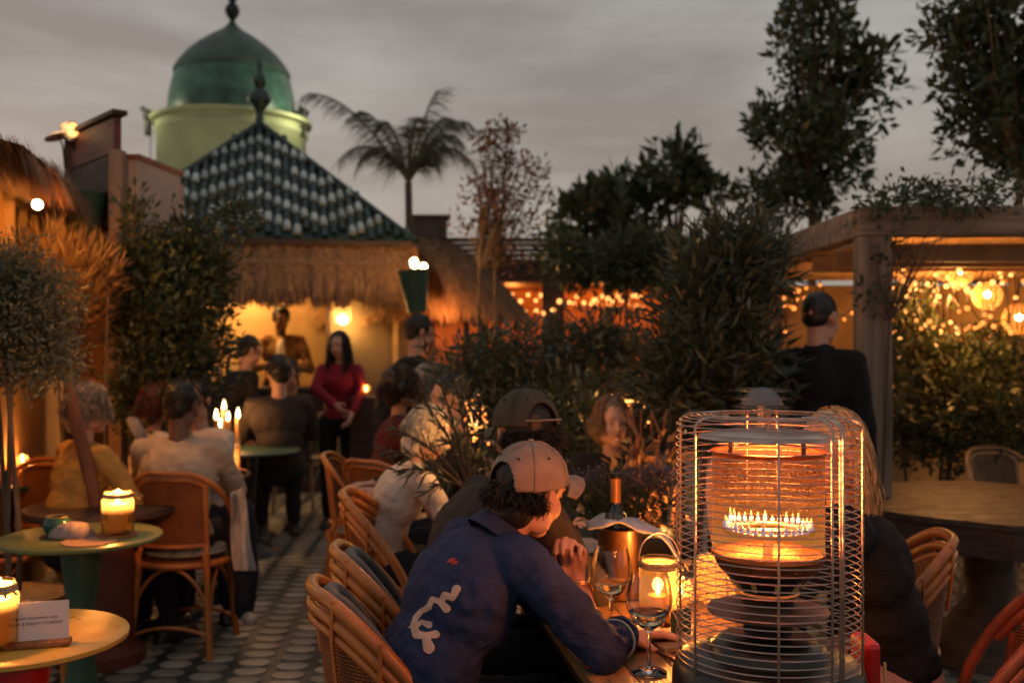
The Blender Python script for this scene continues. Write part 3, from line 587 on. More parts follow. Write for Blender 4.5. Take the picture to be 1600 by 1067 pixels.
# palm
pl = thing('palm_tree', 'feathery palm tree with arching fronds behind the kiosk roof', 'palm tree', (PX(638, 13), 13, 0))
zc = PZ(285, 13); MB().tube([(0, 0, 0), (.03, 0, 2), (0, 0, zc)], [.08, .055, .045], 10).build('trunk', bark, pl)
for fx, fz, dr in ((485, 150, .35), (520, 240, .5), (560, 175, .2), (600, 190, .1), (680, 130, -.1), (655, 190, .0), (720, 215, .45), (735, 195, .3), (700, 180, .15), (560, 260, .6), (690, 270, .7), (640, 200, .05), (745, 260, .8)):
    tip = Vector(((fx - 638) / F * 13, random.uniform(-.5, .5), PZ(fz, 13))); st = Vector((0, 0, zc)); n = 26
    ctl = st.lerp(tip, .55) + Vector((0, 0, .35 + dr * .5)); pts = [(1 - t) ** 2 * st + 2 * t * (1 - t) * ctl + t * t * tip for t in (i / (n - 1) for i in range(n))]
    mb = MB(); mb.tube(pts, [.022 - .018 * i / n for i in range(n)], 5)
    for i in range(4, n):
        t = (pts[i] - pts[i - 1]).normalized(); sd_ = t.cross(Vector((0, 0, 1))).normalized()
        for q in range(3):
            for sg in (-1, 1):
                L = random.uniform(.34, .56) * (1 - .45 * i / n); d = (sd_ * sg * .45 + t * .6 + Vector((0, 0, -.75 + random.uniform(-.2, .3)))).normalized(); p = pts[i].lerp(pts[i - 1], q / 3); w = t * .0045
                e = p + d * L; mm = p + d * L * .5 + Vector((0, 0, .03)); mb.add([p - w, p + w, mm + w, mm - w, e], [(0, 1, 2, 3), (3, 2, 4)])
    mb.build('frond', leaf_palm, pl, smooth=False)
# bushes
plant('oleander_bush', 'tall long-leaved oleander bush behind the patio heater', 'bush', [E(1110, 540, 4.7, 95, 95), E(1130, 430, 4.7, 75, 65), E(1060, 600, 4.7, 60, 70), E(1160, 640, 4.7, 50, 60), E(1175, 410, 4.7, 35, 45)], 210, 8800, .09, .02, leaf_long, r0=.018, nl=60, spread=.07, stems=4, up=.4)
plant('feathery_bush', 'feathery low dark green bush in front of the far bar', 'bush', [E(820, 570, 5.8, 110, 70), E(900, 560, 5.8, 70, 60), E(750, 600, 5.8, 70, 60), E(860, 660, 5.4, 120, 70), E(940, 520, 5.8, 45, 40), E(1000, 560, 5.8, 50, 55)], 220, 9000, .07, .017, leaf_long, r0=.015, nl=50, spread=.07, stems=4, up=.3)
plant('dark_shrub', 'dark dense shrub below the round tree', 'bush', [E(980, 408, 8.5, 60, 32), E(1040, 410, 8.5, 60, 36), E(900, 412, 8.5, 45, 28), E(870, 380, 8.5, 20, 28)], 120, 5500, .07, .03, leaf_dark, r0=.02, nl=20, spread=.08)
plant('pergola_climber', 'leafy climber at the foot of the pergola below the lanterns', 'climber', [E(1450, 600, 6.5, 100, 85), E(1540, 570, 6.5, 90, 65), E(1370, 600, 5.7, 30, 120), E(1600, 600, 6.5, 80, 90), E(1420, 500, 6.5, 45, 60), E(1480, 670, 6.5, 170, 60), E(1560, 640, 6.3, 120, 60)], 400, 15000, .055, .026, leaf_dark, r0=.015, nl=50, spread=.06, stems=4, up=.2)
plant('post_vine', 'thin vine winding over the pergola post and beam', 'vine', [E(1390, 370, 4.9, 14, 75), E(1375, 320, 4.9, 50, 14), E(1500, 312, 4.9, 110, 12), E(1420, 300, 5, 40, 18), E(1360, 480, 4.9, 12, 60)], 70, 1500, .04, .018, leaf_dark, trunk=(0, 0, 1.6), r0=.008, nl=20, spread=.04)
plant('beam_sprig', 'leafy sprigs rising at the far end of the left pergola beam', 'bush', [E(1180, 400, 6, 55, 45), E(1130, 420, 6, 40, 50)], 40, 1400, .07, .012, leaf_long, r0=.01, nl=20, spread=.08, stems=3, up=.8)
plant('wall_shrub', 'tall dark shrub growing in front of the pink plaster wall', 'shrub', [E(250, 480, 6.0, 75, 110), E(300, 400, 6.2, 45, 70), E(240, 600, 5.9, 65, 70), E(310, 560, 6, 45, 80), E(215, 370, 5.9, 18, 50), E(330, 450, 6.2, 30, 60), E(365, 350, 6.5, 20, 40)], 330, 13000, .055, .022, leaf_dark, r0=.02, nl=50, spread=.07, stems=3, up=.3)
plant('wall_sprig', 'single leafy sprig standing up against the plaster wall', 'plant', [E(205, 315, 5.9, 14, 18)], 6, 60, .06, .02, leaf_dark, trunk=(0, 0, 2.1), r0=.008, nl=6, spread=.035, up=1)
plant('olive_bush', 'bushy grey green olive with several thin trunks at the left edge', 'bush', [E(50, 480, 4.3, 62, 75), E(20, 430, 4.3, 50, 45), E(60, 560, 4.3, 55, 45), E(-20, 500, 4.3, 60, 90)], 230, 13000, .032, .012, leaf_olive, trunk=(0, 0, 1.3), r0=.014, nl=24, spread=.05, stems=3, up=.1)
plant('dry_grass_plant', 'tall dry orange lit grassy plant before the board screen', 'plant', [E(125, 440, 5.6, 45, 50), E(90, 410, 5.6, 50, 25)], 90, 5000, .10, .006, leaf_dry, r0=.01, nl=20, spread=.05, stems=3, up=1.1)
# oleander spray crossing over the white-haired woman
spv = thing('oleander_spray', 'dark long-leaved oleander branches hanging before the white haired woman', 'branch', (PX(735, 4.2), 4.2, 0))
mbs = MB(); LP, LD = [], []
for tp in ((600, 705), (612, 670), (640, 740), (668, 770), (700, 690), (655, 625), (620, 735), (690, 640), (700, 560), (660, 540), (720, 600), (745, 720)):
    e = P(tp[0], tp[1], 4.2 + random.uniform(-.25, .1)) - Vector((PX(735, 4.2), 4.2, 0)); s0 = Vector((0, 0, PZ(775, 4.2))); mid = s0.lerp(e, .5) + Vector((.02, 0, .1)); pts = [(1 - t) ** 2 * s0 + 2 * t * (1 - t) * mid + t * t * e for t in (i / 14 for i in range(15))]
    mbs.tube(pts, [.006 - .004 * i / 15 for i in range(15)], 5)
    for i in range(6, 15):
        t = (pts[i] - pts[i - 1]).normalized()
        for q in range(4): LP.append(pts[i].lerp(pts[i - 1], random.random())[:]); LD.append((t + Vector([random.uniform(-.9, .9) for _ in range(3)]))[:])
mbs.tube([(0, 0, 0), (0, 0, PZ(775, 4.2))], .012, 6); mbs.build('stem', bark, spv); leaves('leaves', np.array(LP), np.array(LD), .07, .011, leaf_long, spv, jit=.1)
fs = []
for k in range(34): fs.append(P(random.gauss(746, 13), random.gauss(662, 26), 4.25 + random.uniform(-.1, .1)))
string_light('cluster of tiny fairy lights twined in the oleander branches', fs, .0055, bulb_dim)
# lavender in a pot on the table

lamp('fairy_glow', spv, (P(748, 668, 4.32) - Vector((PX(735, 4.2), 4.2, 0))), (1, .45, .13), 2.6, .05)
# ------------------------------------------------ rattan chairs (facing +Y)
def arc(n, f): return [f(i / (n - 1)) for i in range(n)]
def make_chair(label, mats=(cane, wicker), striped=True, tub=False, cush=False):
    cn, wk = mats; c = thing('rattan_chair', label, 'chair', (0, 0, 0), 0, 'rattan bistro chairs'); H = .88
    MB().lathe([(0, .455), (.19, .455), (.225, .45), (.225, .435), (0, .435)], n=28).build('seat', wk, c)
    MB().tube(arc(32, lambda t: (.232 * math.cos(t * 2 * PI * 31 / 32), .232 * math.sin(t * 2 * PI * 31 / 32), .44)), .016, 8, closed=True).build('seat_rim', cn, c)
    if striped or cush: MB().ell((0, .01, .477), (.205, .205, .028), n=24).build('cushion', cushion_s if striped else cushion_m, c)
    # rear legs run up into the back frame, front legs stop at the rim
    for s in (-1, 1):
        MB().tube([(s * .185, .2, 0), (s * .17, .17, .22), (s * .16, .15, .44)], .016, 8).build('leg', cn, c)
        MB().tube([(s * .2, -.24, 0), (s * .18, -.205, .2), (s * .165, -.185, .44), (s * .165, -.2, .5)], .017, 8).build('leg', cn, c)
    def brace(a, b, z0, z1): a = Vector(a); b = Vector(b); return [a.lerp(b, t) + Vector((0, 0, (z1 - z0) * (1 - (2 * t - 1) ** 2) ** .75 + z0)) for t in (i / 14 for i in range(15))]
    for a, b in (((-.19, -.21, 0), (.19, -.21, 0)), ((-.175, .175, 0), (.175, .175, 0)), ((-.185, -.21, 0), (-.175, .175, 0)), ((.185, -.21, 0), (.175, .175, 0))):
        MB().tube(brace(a, b, .2, .425), .009, 6).build('brace', cn, c)
    MB().tube(brace((-.19, -.22, 0), (.19, -.22, 0), .10, .15), .009, 6).build('stretcher', cn, c); MB().tube(brace((-.175, .18, 0), (.175, .18, 0), .10, .14), .009, 6).build('stretcher', cn, c)
    rr = .245 if not tub else .26
    def hoop(a, dz=0, k=1.0):
        q = abs(a) / 100; z = .45 + (H - .45) * (1 - max(0, (q - .18) / .82) ** 1.7) ** .62 if q < 1 else .45
        lean = .05 * (z - .45) / .43; return (rr * k * math.sin(R(a)), -rr * k * math.cos(R(a)) * .86 - lean, z + dz)
    A = [(-100 + 200 * i / 40) for i in range(41)]
    MB().tube([hoop(a) for a in A], .017 if tub else .014, 8).build('outer_hoop', cn, c)
    if tub:
        MB().tube([hoop(a, -.042) for a in A[4:-4]], .015, 8).build('inner_hoop', cn, c)
        MB().tube([hoop(a, -.075) for a in A[7:-7]], .011, 8).build('lower_hoop', cn, c)
        for a in (-32, 32, -62, 62):
            x, y, z = hoop(a, .015, 1.03); MB().tube([(x, y, z), (x * 1.01, y * 1.01, z - .1), (x * .96, y * .96, z - .2)], .012, 6, flat=.5).build('cane_binding', cn, c)
    # woven back: a curved panel
    mb = MB(); NA, NZ = 17, 9; am = 68 if tub else 42
    def bp(i, j, off):
        a = -am + 2 * am * i / (NA - 1); x, y, z = hoop(a); z -= .03 if not tub else .08; zb = .53; zz = zb + (z - zb) * j / (NZ - 1); k = (rr - .012 + off) / rr
        return (rr * k * math.sin(R(a)), -rr * k * math.cos(R(a)) * .86 - .05 * (zz - .45) / .43, zz)
    for off in (0, .008):
        b = mb.n; mb.v += [bp(i, j, off) for i in range(NA) for j in range(NZ)]; mb.n = len(mb.v)
        mb.f += [(b + i * NZ + j, b + i * NZ + j + 1, b + (i + 1) * NZ + j + 1, b + (i + 1) * NZ + j) for i in range(NA - 1) for j in range(NZ - 1)]
    mb.build('back_panel', wk, c)
    fr = MB(); side = [bp(0, j, .004) for j in range(NZ)]; side2 = [bp(NA - 1, j, .004) for j in range(NZ)]; bot = [bp(i, 0, .004) for i in range(NA)]; topp = [bp(i, NZ - 1, .004) for i in range(NA)]
    for q in (side, side2): fr.tube(q, .013, 8)
    fr.tube(bot, .012, 8)
    if not tub: fr.tube(topp, .012, 8)
    for q, s in ((side, -1), (side2, 1)): fr.tube([q[0], (s * .165, -.2, .46)], .014, 8)
    fr.build('back_frame', cn, c)
    if cush and tub:
        mb = MB(); v = []
        for i in range(25):
            a = -86 + 172 * i / 24; x, y, z = hoop(a, 0, .86); v.append((x, y, z - .012))
        v = [(x * .97, y * .97, z - .02) for x, y, z in v]; mb.tube(v, [.006 + .016 * math.sin(PI * i / 24) ** .5 for i in range(25)], 10, flat=1.5)
        mb.build('back_cushion', cushion_m, c)
    return c
def put(o, px, D, rz): o.location = (PX(px, D), D, 0); o.rotation_euler[2] = rz; return o
CH = []
ch0 = put(make_chair('rattan chair holding the man in the beige shirt, seen from behind'), 292, 5.05, R(-3))
ch_pale = put(make_chair('pale rattan chair turned sideways beside the man in the dark jacket', (cane_pale, wicker_pale)), 474, 9.0, R(68))
near = put(make_chair('nearest glossy cane tub chair under the person in the blue sweatshirt', (cane, wicker), False, True, True), 655, 2.66, R(-72))
c2 = copy_tree(near, (PX(665, 3.1), 3.1, 0), R(-78), 'cane tub chair of the man in the backward cap, behind the nearest tub chair')
c3 = copy_tree(near, (PX(640, 4.2), 4.2, 0), R(-88), 'cane chair of the white haired woman with a dark strap down its back')
c4 = copy_tree(ch0, (PX(580, 5.6), 5.6, 0), R(-92), 'narrow cane chair seen edge on, between the pale chair and the white haired woman')
c5 = copy_tree(ch0, (PX(618, 5.5), 5.5, 0), R(-35), 'low orange cane chair behind the white haired woman')
c6 = copy_tree(ch0, (PX(10, 5.15), 5.15, 0), R(150), 'cane chair at the left edge behind the green table')
c7 = copy_tree(near, (PX(1345, 3.3), 3.3, 0), R(78), 'cane tub chair behind the long haired blonde person')
c8 = copy_tree(near, (PX(1520, 2.75), 2.75, 0), R(66), 'dark red cane tub chair at the bottom right corner')
c9 = copy_tree(ch_pale, (PX(1590, 5.72), 5.72, 0), R(195), 'pale woven chair beyond the dark wooden table at the right')
c10 = copy_tree(ch0, (PX(205, 6.0), 6.0, 0), R(150), 'cane chair hidden beyond the table of the beige shirted man')
red_cane = mat('cane_red', (.30, .07, .03), .42, var=.3, scale=9, bump=.15)
for ch in [o for o in bpy.data.objects if o.parent == c8]:
    ch.data = ch.data.copy()
    if ch.data.materials[0] in (cane,): ch.data.materials[0] = red_cane

# ------------------------------------------------ tables
def round_table(label, loc, r, h, top, leg, nm='round_table'):
    t = thing(nm, label, 'table', loc)
    MB().lathe([(0, h - .02), (r - .01, h - .02), (r, h - .014), (r, h - .004), (r - .006, h), (0, h)], n=64).build('tabletop', top, t)
    MB().lathe([(.06, h - .02), (.075, h - .08), (.05, h - .3), (.045, .3), (.07, .12), (.2, .04), (.22, .0)], n=28).build('pedestal', leg, t)
    return t
GT = Vector((PX(127, 3.97), 3.97, 0)); YT = Vector((PX(30, 2.62), 2.62, 0))
round_table('small round green enamel table holding a candle jar and a grey cap', GT, .3, .75, tbl_green, tbl_dgreen)
round_table('small round yellow enamel table in the bottom left corner', YT, .265, .75, tbl_yellow, red_m)
pd = thing('round_pedestal', 'dark red round pedestal table base standing behind the green table', 'table base', (PX(158, 4.8), 4.8, 0))
MB().lathe([(0, .7), (.14, .7), (.145, .4), (.15, .1), (.2, .06), (.2, 0)], n=32).build('column', mat('red_brown', (.12, .025, .015), .6, var=.3, scale=5, bump=.2), pd); MB().lathe([(0, .70), (.34, .70), (.345, .715), (.34, .73), (0, .73)], n=48).build('tabletop', dark_wood, pd)
round_table('dark green round table with candles between the beige and dark jacketed men', (PX(388, 7.2), 7.2, 0), .36, .74, tbl_dgreen, black_m)
round_table('dark round table under the candles at the far left edge', (PX(15, 5.6), 5.6, 0), .3, .74, tbl_dgreen, black_m)
round_table('pale round side table behind the twisted branches by the woman in black', (PX(1015, 4.9), 4.9, 0), .3, .78, mat('olive_top', (.3, .24, .08), .3), black_m)
# wooden dining table, planks running away from the camera
TA = R(9); TC = Vector((.41, 2.80, 0)); dt = thing('dining_table', 'long plank dining table laid with glasses, bottle and lanterns', 'table', TC, TA)
for k in range(6):
    w = .104; MB().box((-.265 + k * .106, 0, .735), (w, 1.3, .03)).build('plank', table_wood, dt, smooth=False, bevel=.003)
MB().box((0, 0, .7), (.6, 1.24, .04)).build('apron', dark_wood, dt, smooth=False)
for sx_ in (-.26, .26):
    for sy_ in (-.58, .58): MB().box((sx_, sy_, .345), (.06, .06, .69)).build('leg', dark_wood, dt, smooth=False, bevel=.004)
TZ = .752
# octagonal big table on the right
ot = thing('octagonal_table', 'large dark wooden many sided table on the right with worn planks', 'table', (PX(1545, 4.85), 4.85, 0), R(5))
oc = [(.72 * math.cos(PI / 8 + k * PI / 4) * 1.0, .72 * math.sin(PI / 8 + k * PI / 4)) for k in range(8)]
old_top = mat('old_table_top', (.05, .028, .018), .42, var=.7, rnd=.3, wear=.3, scale=4, bump=.3, stretch=(1, 7, 7)); 
ap = MB().prism([(x * .985, y * .985) for x, y in oc], .60, .72).build('apron', dark_wood, ot, smooth=False)
for k in range(9):
    ya, yb = -.665 + k * .148, -.665 + (k + 1) * .148 - .004
    def hw(y): y = abs(y); return .665 if y < .2755 else .665 - (y - .2755)
    MB().prism([(-hw(ya), ya), (hw(ya), ya), (hw(yb), yb), (-hw(yb), yb)], .722, .75).build('plank', old_top, ot, smooth=False, bevel=.003)
MB().lathe([(.12, .6), (.1, .3), (.3, .02), (.3, 0)], n=16).build('pedestal', dark_wood, ot)
# ------------------------------------------------ candle jars
FL = []
def flame(parent, loc, s=1.0, pw=1.2, col=(1, .43, .12)):
    MB().lathe([(0, 0), (.006 * s, .006 * s), (.0085 * s, .014 * s), (.006 * s, .028 * s), (.0015 * s, .045 * s), (0, .047 * s)], loc, 12).build('flame', flame_m, parent)
    l = lamp('flame_light', parent, (loc[0], loc[1], loc[2] + .03 * s), col, pw, .018)
def candle_jar(label, loc, rz=0, r=.055, h=.15, pw=1.2, tie=True, ch=.09, grp=None, cr_=.028, cor=False):
    j = thing('candle_jar', label, 'candle jar', loc, rz, grp)
    MB().lathe([(0, .004), (r * .9, .004), (r, .015), (r, h * .78), (r * .8, h * .9), (r * .82, h), (r * .79, h), (r * .77, h * .9), (r * .96, h * .77), (r * .96, .018), (0, .012)], n=36).build('jar', jar_glass, j)
    MB().lathe([(0, .012), (cr_, .012), (cr_ * 1.02, ch * .5), (cr_, ch), (cr_ * .6, ch - .004), (0, ch - .006)], n=24).build('candle', wax, j)
    flame(j, (0, 0, ch - .004), 1.0, pw)
    if tie:
        MB().tube(arc(28, lambda t: ((r * .84) * math.cos(t * 2 * PI * 27 / 28), (r * .84) * math.sin(t * 2 * PI * 27 / 28), h * .92)), .005, 6, closed=True).tube(arc(28, lambda t: ((r * .86) * math.cos(t * 2 * PI * 27 / 28), (r * .86) * math.sin(t * 2 * PI * 27 / 28), h * .92 - .009)), .005, 6, closed=True).build('rope_tie', rope, j)
        kb = MB(); kx_ = r * .86
        for q in range(6): kb.tube([(kx_, 0, h * .92), (kx_ + .014, -.008 + random.uniform(-.01, .01), h * .92 + .006), (kx_ + .022 + random.uniform(0, .02), random.uniform(-.02, .01), h * .9 - random.uniform(-.01, .02))], .003, 5)
        kb.build('knot', rope, j)
    return j
def T(px, py, D, z): return Vector((PX(px, D), D, z))
candle_jar('candle jar with a rope bow burning on the green round table', (PX(184, 3.95), 3.95, .76), .1, .06, .165, 5, ch=.115, cr_=.035)
candle_jar('candle jar cut by the left edge on the yellow table', (PX(-8, 2.5), 2.5, .752), -.6, .055, .165, 4.5, ch=.12, cr_=.035)
tag(MB().lathe([(0, 0), (.075, 0), (.075, .008), (0, .008)], n=32).build('coaster', cork, loc=(PX(182, 3.95), 3.95, .7505)), 'round cork coaster under the candle jar on the green table', 'coaster')
tag(MB().lathe([(0, 0), (.1, 0), (.1, .004), (0, .004)], n=32).build('placemat', mat('mat_brown', (.35, .2, .1), .8, bump=.5, scale=50), loc=(PX(140, 3.83), 3.83, .7505)), 'flat woven mat in front of the jar on the green table', 'placemat')
# green bowl and grey cap on green table
gb = thing('green_pot', 'squat dark green glazed pot with a pale rim on the green table', 'pot', (PX(89, 3.95), 3.95, .7505))
MB().lathe([(0, 0), (.03, 0), (.048, .018), (.052, .04), (.045, .062), (.037, .07), (.034, .068), (.042, .055), (.045, .04), (.03, .014), (0, .012)], n=32).build('body', mat('green_glaze', (.02, .07, .04), .12, var=.3, scale=10), gb)
MB().tube(arc(24, lambda t: (.038 * math.cos(t * 2 * PI * 23 / 24), .038 * math.sin(t * 2 * PI * 23 / 24), .071)), .003, 6, closed=True).build('rim', brass_m, gb)
tag(MB().lathe([(0, 0), (.07, 0), (.07, .004), (0, .004)], n=32).build('saucer', dark_wood, loc=(PX(92, 3.93), 3.93, .7462)), 'thin dark saucer under the green pot', 'saucer')
bpy.data.objects['saucer'].location.z = .7503; gb.location.z = .7545
# card on the yellow table
cb = thing('card_holder', 'round cork card holder on the yellow table', 'card holder', (PX(60, 2.52), 2.52, .7503), R(16)); MB().box((0, 0, .0085), (.15, .045, .015)).build('cork_base', cork, cb, smooth=False, bevel=.005)
bpy.data.objects['cork_base'].modifiers['b'].segments = 3
cd_ = thing('table_card', 'white printed card slotted into the cork holder on the yellow table', 'card', (PX(60, 2.52), 2.52, .7503 + .016), R(18))
MB().box((-.008, 0, .047), (.155, .0012, .094)).build('card', paper, cd_, smooth=False)
def text(s, size, loc, m, parent, name='lettering', rot=(R(90), 0, 0), ext=.0):
    c = bpy.data.curves.new(name, 'FONT'); c.body = s; c.size = size; c.align_x = 'CENTER'; c.extrude = ext; c.materials.append(m)
    o = bpy.data.objects.new(name, c); COL.objects.link(o); me = bpy.data.meshes.new_from_object(o); bpy.data.objects.remove(o); o = bpy.data.objects.new(name, me); COL.objects.link(o); o.parent = parent; o.location = loc; o.rotation_euler = rot; return o
text('Captain Goodtimes says', .0105, (-.008, -.0011, .052), ink, cd_); text('RELAX & ENJOY YOURSELF', .0105, (-.008, -.0011, .038), ink, cd_)
# small bowl on the yellow table behind the card and stool seats at the left
tag(MB().lathe([(0, 0), (.04, 0), (.055, .035), (.056, .045), (.052, .045), (.05, .035), (0, .01)], n=28).build('ashtray', mat('ash_bowl', (.1, .1, .1), .25), loc=(PX(38, 2.74), 2.74, .7503)), 'small grey bowl with a brown rim behind the card', 'bowl')
st = thing('cane_stool', 'low cane stool with an orange seat below the green table', 'stool', (PX(40, 4.3), 4.3, 0))
MB().lathe([(0, .42), (.15, .42), (.17, .44), (.15, .46), (0, .465)], n=28).build('seat', mat('stool_seat', (.45, .22, .07), .6, bump=.6, scale=40), st)
for k in range(4): MB().tube([(.13 * math.cos(k * 1.57), .13 * math.sin(k * 1.57), .42), (.17 * math.cos(k * 1.57), .17 * math.sin(k * 1.57), 0)], .014, 8).build('leg', cane, st)
# lanterns on mid tables
def box_lantern(label, loc, s=1.0, pw=1.5):
    l = thing('box_lantern', label, 'lantern', loc); w = .065 * s; h = .17 * s; f = MB()
    for a in (-1, 1):
        for b in (-1, 1): f.box((a * w, b * w, h / 2), (.008, .008, h))
    f.box((0, 0, .005), (2 * w + .012, 2 * w + .012, .01)).box((0, 0, h), (2 * w + .016, 2 * w + .016, .008)); f.tube([(-w * .4, 0, h), (0, 0, h + .04), (w * .4, 0, h)], .003, 5)
    f.build('frame', brass_m, l, smooth=False)
    for a in (-1, 1): MB().box((a * w, 0, h / 2), (.002, 2 * w - .01, h - .012)).build('glass_pane', jar_glass, l, smooth=False); MB().box((0, a * w, h / 2), (2 * w - .01, .002, h - .012)).build('glass_pane', jar_glass, l, smooth=False)
    MB().lathe([(0, .011), (.03 * s, .011), (.03 * s, .07 * s), (0, .068 * s)], n=20).build('candle', wax, l); flame(l, (0, 0, .066 * s), 1.5 * s, pw); return l
stl = thing('low_stand', 'low dark stand carrying the box lantern beside the beige shirted man', 'stand', (PX(356, 5.9), 5.9, 0)); MB().box((0, 0, .35), (.08, .08, .70)).box((0, 0, .7225), (.22, .22, .02)).build('post', black_m, stl, smooth=False)
box_lantern('brass box lantern with a lit candle beside the beige shirted man', (PX(355, 5.9), 5.85, .7335), 1.0, 5)
for k, (px, py) in enumerate(((338, 650), (350, 636), (356, 652), (372, 648), (345, 662))):
    D = 7.15 + .05 * k; c = thing('candle', ['leftmost slim lit candle on the dark green table', 'tallest lit candle on the dark green table', 'lit candle beside the tallest one on the dark green table', 'rightmost lit candle on the dark green table', 'shortest front lit candle on the dark green table'][k], 'candle', (PX(px, D), D, .7405), 0, 'candles on the dark green table')
    hh = max(.03, PZ(py, D) - .74 - .02); MB().lathe([(0, 0), (.018, 0), (.018, hh), (0, hh - .003)], n=16).build('wax_body', wax, c); flame(c, (0, 0, hh - .003), 1.6, 1.3)
for k, (px, D) in enumerate(((2, 5.55), (22, 5.5), (46, 5.55), (35, 5.7))): 
    candle_jar(['left', 'middle', 'right', 'rear'][k] + 'most candle jar on the far left round table' if k != 1 and k != 3 else ['', 'middle front candle jar on the far left round table', '', 'rear candle jar on the far left round table'][k], (PX(px, D), D, .7405), 0, .035, .1 + .03 * (k % 2), .7, False, .06 + .03 * (k % 2), 'candle jars on the far left table', .018)
for k, (px, py, D) in enumerate(((572, 607, 8.2), (562, 611, 8.25))):
    candle_jar(['glass candle holder beside the hip of the woman in red', 'second glass candle holder beside the woman in red'][k], (PX(px, D), D, PZ(618, D)), 0, .03, .09, .35, False, .04, 'candle holders by the woman in red', .018)
tag(MB().box((PX(568, 8.25), 8.25, PZ(618, 8.25) / 2 - .004), (.2, .2, PZ(618, 8.25))).build('serving_box', dark_wood, smooth=False, bevel=.01), 'dark serving box holding candles behind the cane chairs', 'stand')
# ------------------------------------------------ tableware on the dining table
def wineglass(label, loc, s=1.0, wine=.4):
    g_ = thing('wine_glass', label, 'wine glass', loc, 0, 'wine glasses on the dining table'); h = .2 * s; rb = .046 * s
    outer = [(0, .0), (.036, 0), (.0365, .0015), (.03, .003), (.012, .006), (.0045, .013), (.0038, .05), (.0045, .080), (.012, .0875), (.033, .104), (.0455, .13), (.0475, .15), (.0445, .175), (.0375, .2)]
    inner = [(.0365, .2), (.0433, .175), (.0462, .15), (.0442, .13), (.0318, .1055), (.011, .0895), (0, .0885)]
    MB().lathe([(x * s, z * s) for x, z in outer + inner], n=56).build('glass', clear_glass, g_)
    MB().lathe([(0, .0892 * s), (.0108 * s, .0899 * s), (.0316 * s, .1058 * s), (.0385 * s, .117 * s), (.0405 * s, .1215 * s), (0, .1215 * s)], n=48).build('wine', wine_m, g_)
    return g_
def ontable(px, D): return (PX(px, D), D, TZ)
wineglass('front wine glass with pale wine at the table edge by the heater', ontable(1014, 2.32), 1.12)
wineglass('wine glass standing beside the raised hand', ontable(955, 2.62), 1.1)
bk = thing('wine_cooler', 'polished metal wine cooler holding the bottle', 'wine cooler', ontable(968, 3.0))
MB().lathe([(0, .003), (.058, .003), (.06, .008), (.064, .2), (.068, .205), (.062, .205), (.058, .19), (.056, .01), (0, .008)], n=40).build('bucket', mat('copper_steel', (.42, .26, .15), .32, metal=1, var=.1), bk)
bt_ = thing('wine_bottle', 'clear wine bottle with a copper foil neck standing in the cooler', 'bottle', (ontable(962, 3.0)[0], 3.0, TZ + .05), 0)
MB().lathe([(0, 0), (.036, 0), (.038, .006), (.038, .16), (.034, .185), (.02, .21), (.0145, .23), (.0145, .30), (.016, .303), (.016, .31), (0, .31)], n=32).build('glass', bottle_glass, bt_)
MB().lathe([(.0150, .226), (.0153, .298)], n=24).build('foil', mat('copper_foil', (.8, .35, .12), .3, metal=.8, var=.15, scale=20), bt_); MB().lathe([(.0165, .298), (.0175, .302), (.0175, .313), (0, .314)], n=24).build('cap_ring', iron, bt_)
nk = thing('folded_napkin', 'grey white napkin draped over the cooler rim', 'napkin', (ontable(985, 3.0)[0], 3.0, TZ + .2))
mb = MB(); nx, ny = 22, 8
for i in range(nx):
    for j in range(ny):
        u = i / (nx - 1); v = j / (ny - 1) - .5; mb.v.append((-.13 + .27 * u, v * .09 - .03, .012 + .02 * math.sin(u * 5.5) - (.10 * max(0, u - .75) / .25 * max(0, u - .75) / .25) + .006 * math.sin(u * 17 + v * 9) + .012 * v))
mb.n = len(mb.v); mb.f = [(i * ny + j, i * ny + j + 1, (i + 1) * ny + j + 1, (i + 1) * ny + j) for i in range(nx - 1) for j in range(ny - 1)]
nko = mb.build('cloth', mat('napkin_cloth', (.42, .4, .4), .85, bump=.3), nk); nko.modifiers.new('s', 'SOLIDIFY').thickness = .004
j1 = candle_jar('wide glass jar lantern with a wire bail on the dining table', ontable(1030, 2.72), 0, .058, .175, 2.4, True, .075, None, .03)
MB().tube(arc(20, lambda t: (.056 * math.cos(PI * t) , 0, .165 + .075 * math.sin(PI * t))), .0022, 5).build('handle', metal_m, j1)
candle_jar('short amber tumbler candle behind the wide jar', ontable(1062, 2.85), 0, .036, .09, .8, False, .045, None, .022)
# woven basket
bs = thing('woven_basket', 'pale woven basket with a candle glow behind the heater cage', 'basket', ontable(1142, 2.97))
for k in range(9): 
    z = .008 + k * .0135; MB().tube(arc(40, lambda t: (.098 * math.cos(2 * PI * t * 39 / 40), (.085) * math.sin(2 * PI * t * 39 / 40), z + .0022 * math.sin(t * 2 * PI * 20 + k * PI))), .0068, 6, closed=True).build('cane_row', mat('basket_cane', (.62, .45, .24), .6, var=.2), bs)
for k in range(20): a = k * PI / 10; MB().tube([(.103 * math.cos(a), .09 * math.sin(a), 0), (.103 * math.cos(a), .09 * math.sin(a), .12)], .003, 5).build('stake', MATS['basket_cane'], bs)
MB().lathe([(0, .004), (.095, .004), (.095, .008), (0, .008)], n=32).build('base', MATS['basket_cane'], bs)
candle_jar('small candle glass burning inside the woven basket', (ontable(1142, 2.97)[0], 2.97, TZ + .01), 0, .035, .11, 1.0, False, .05, None, .02)
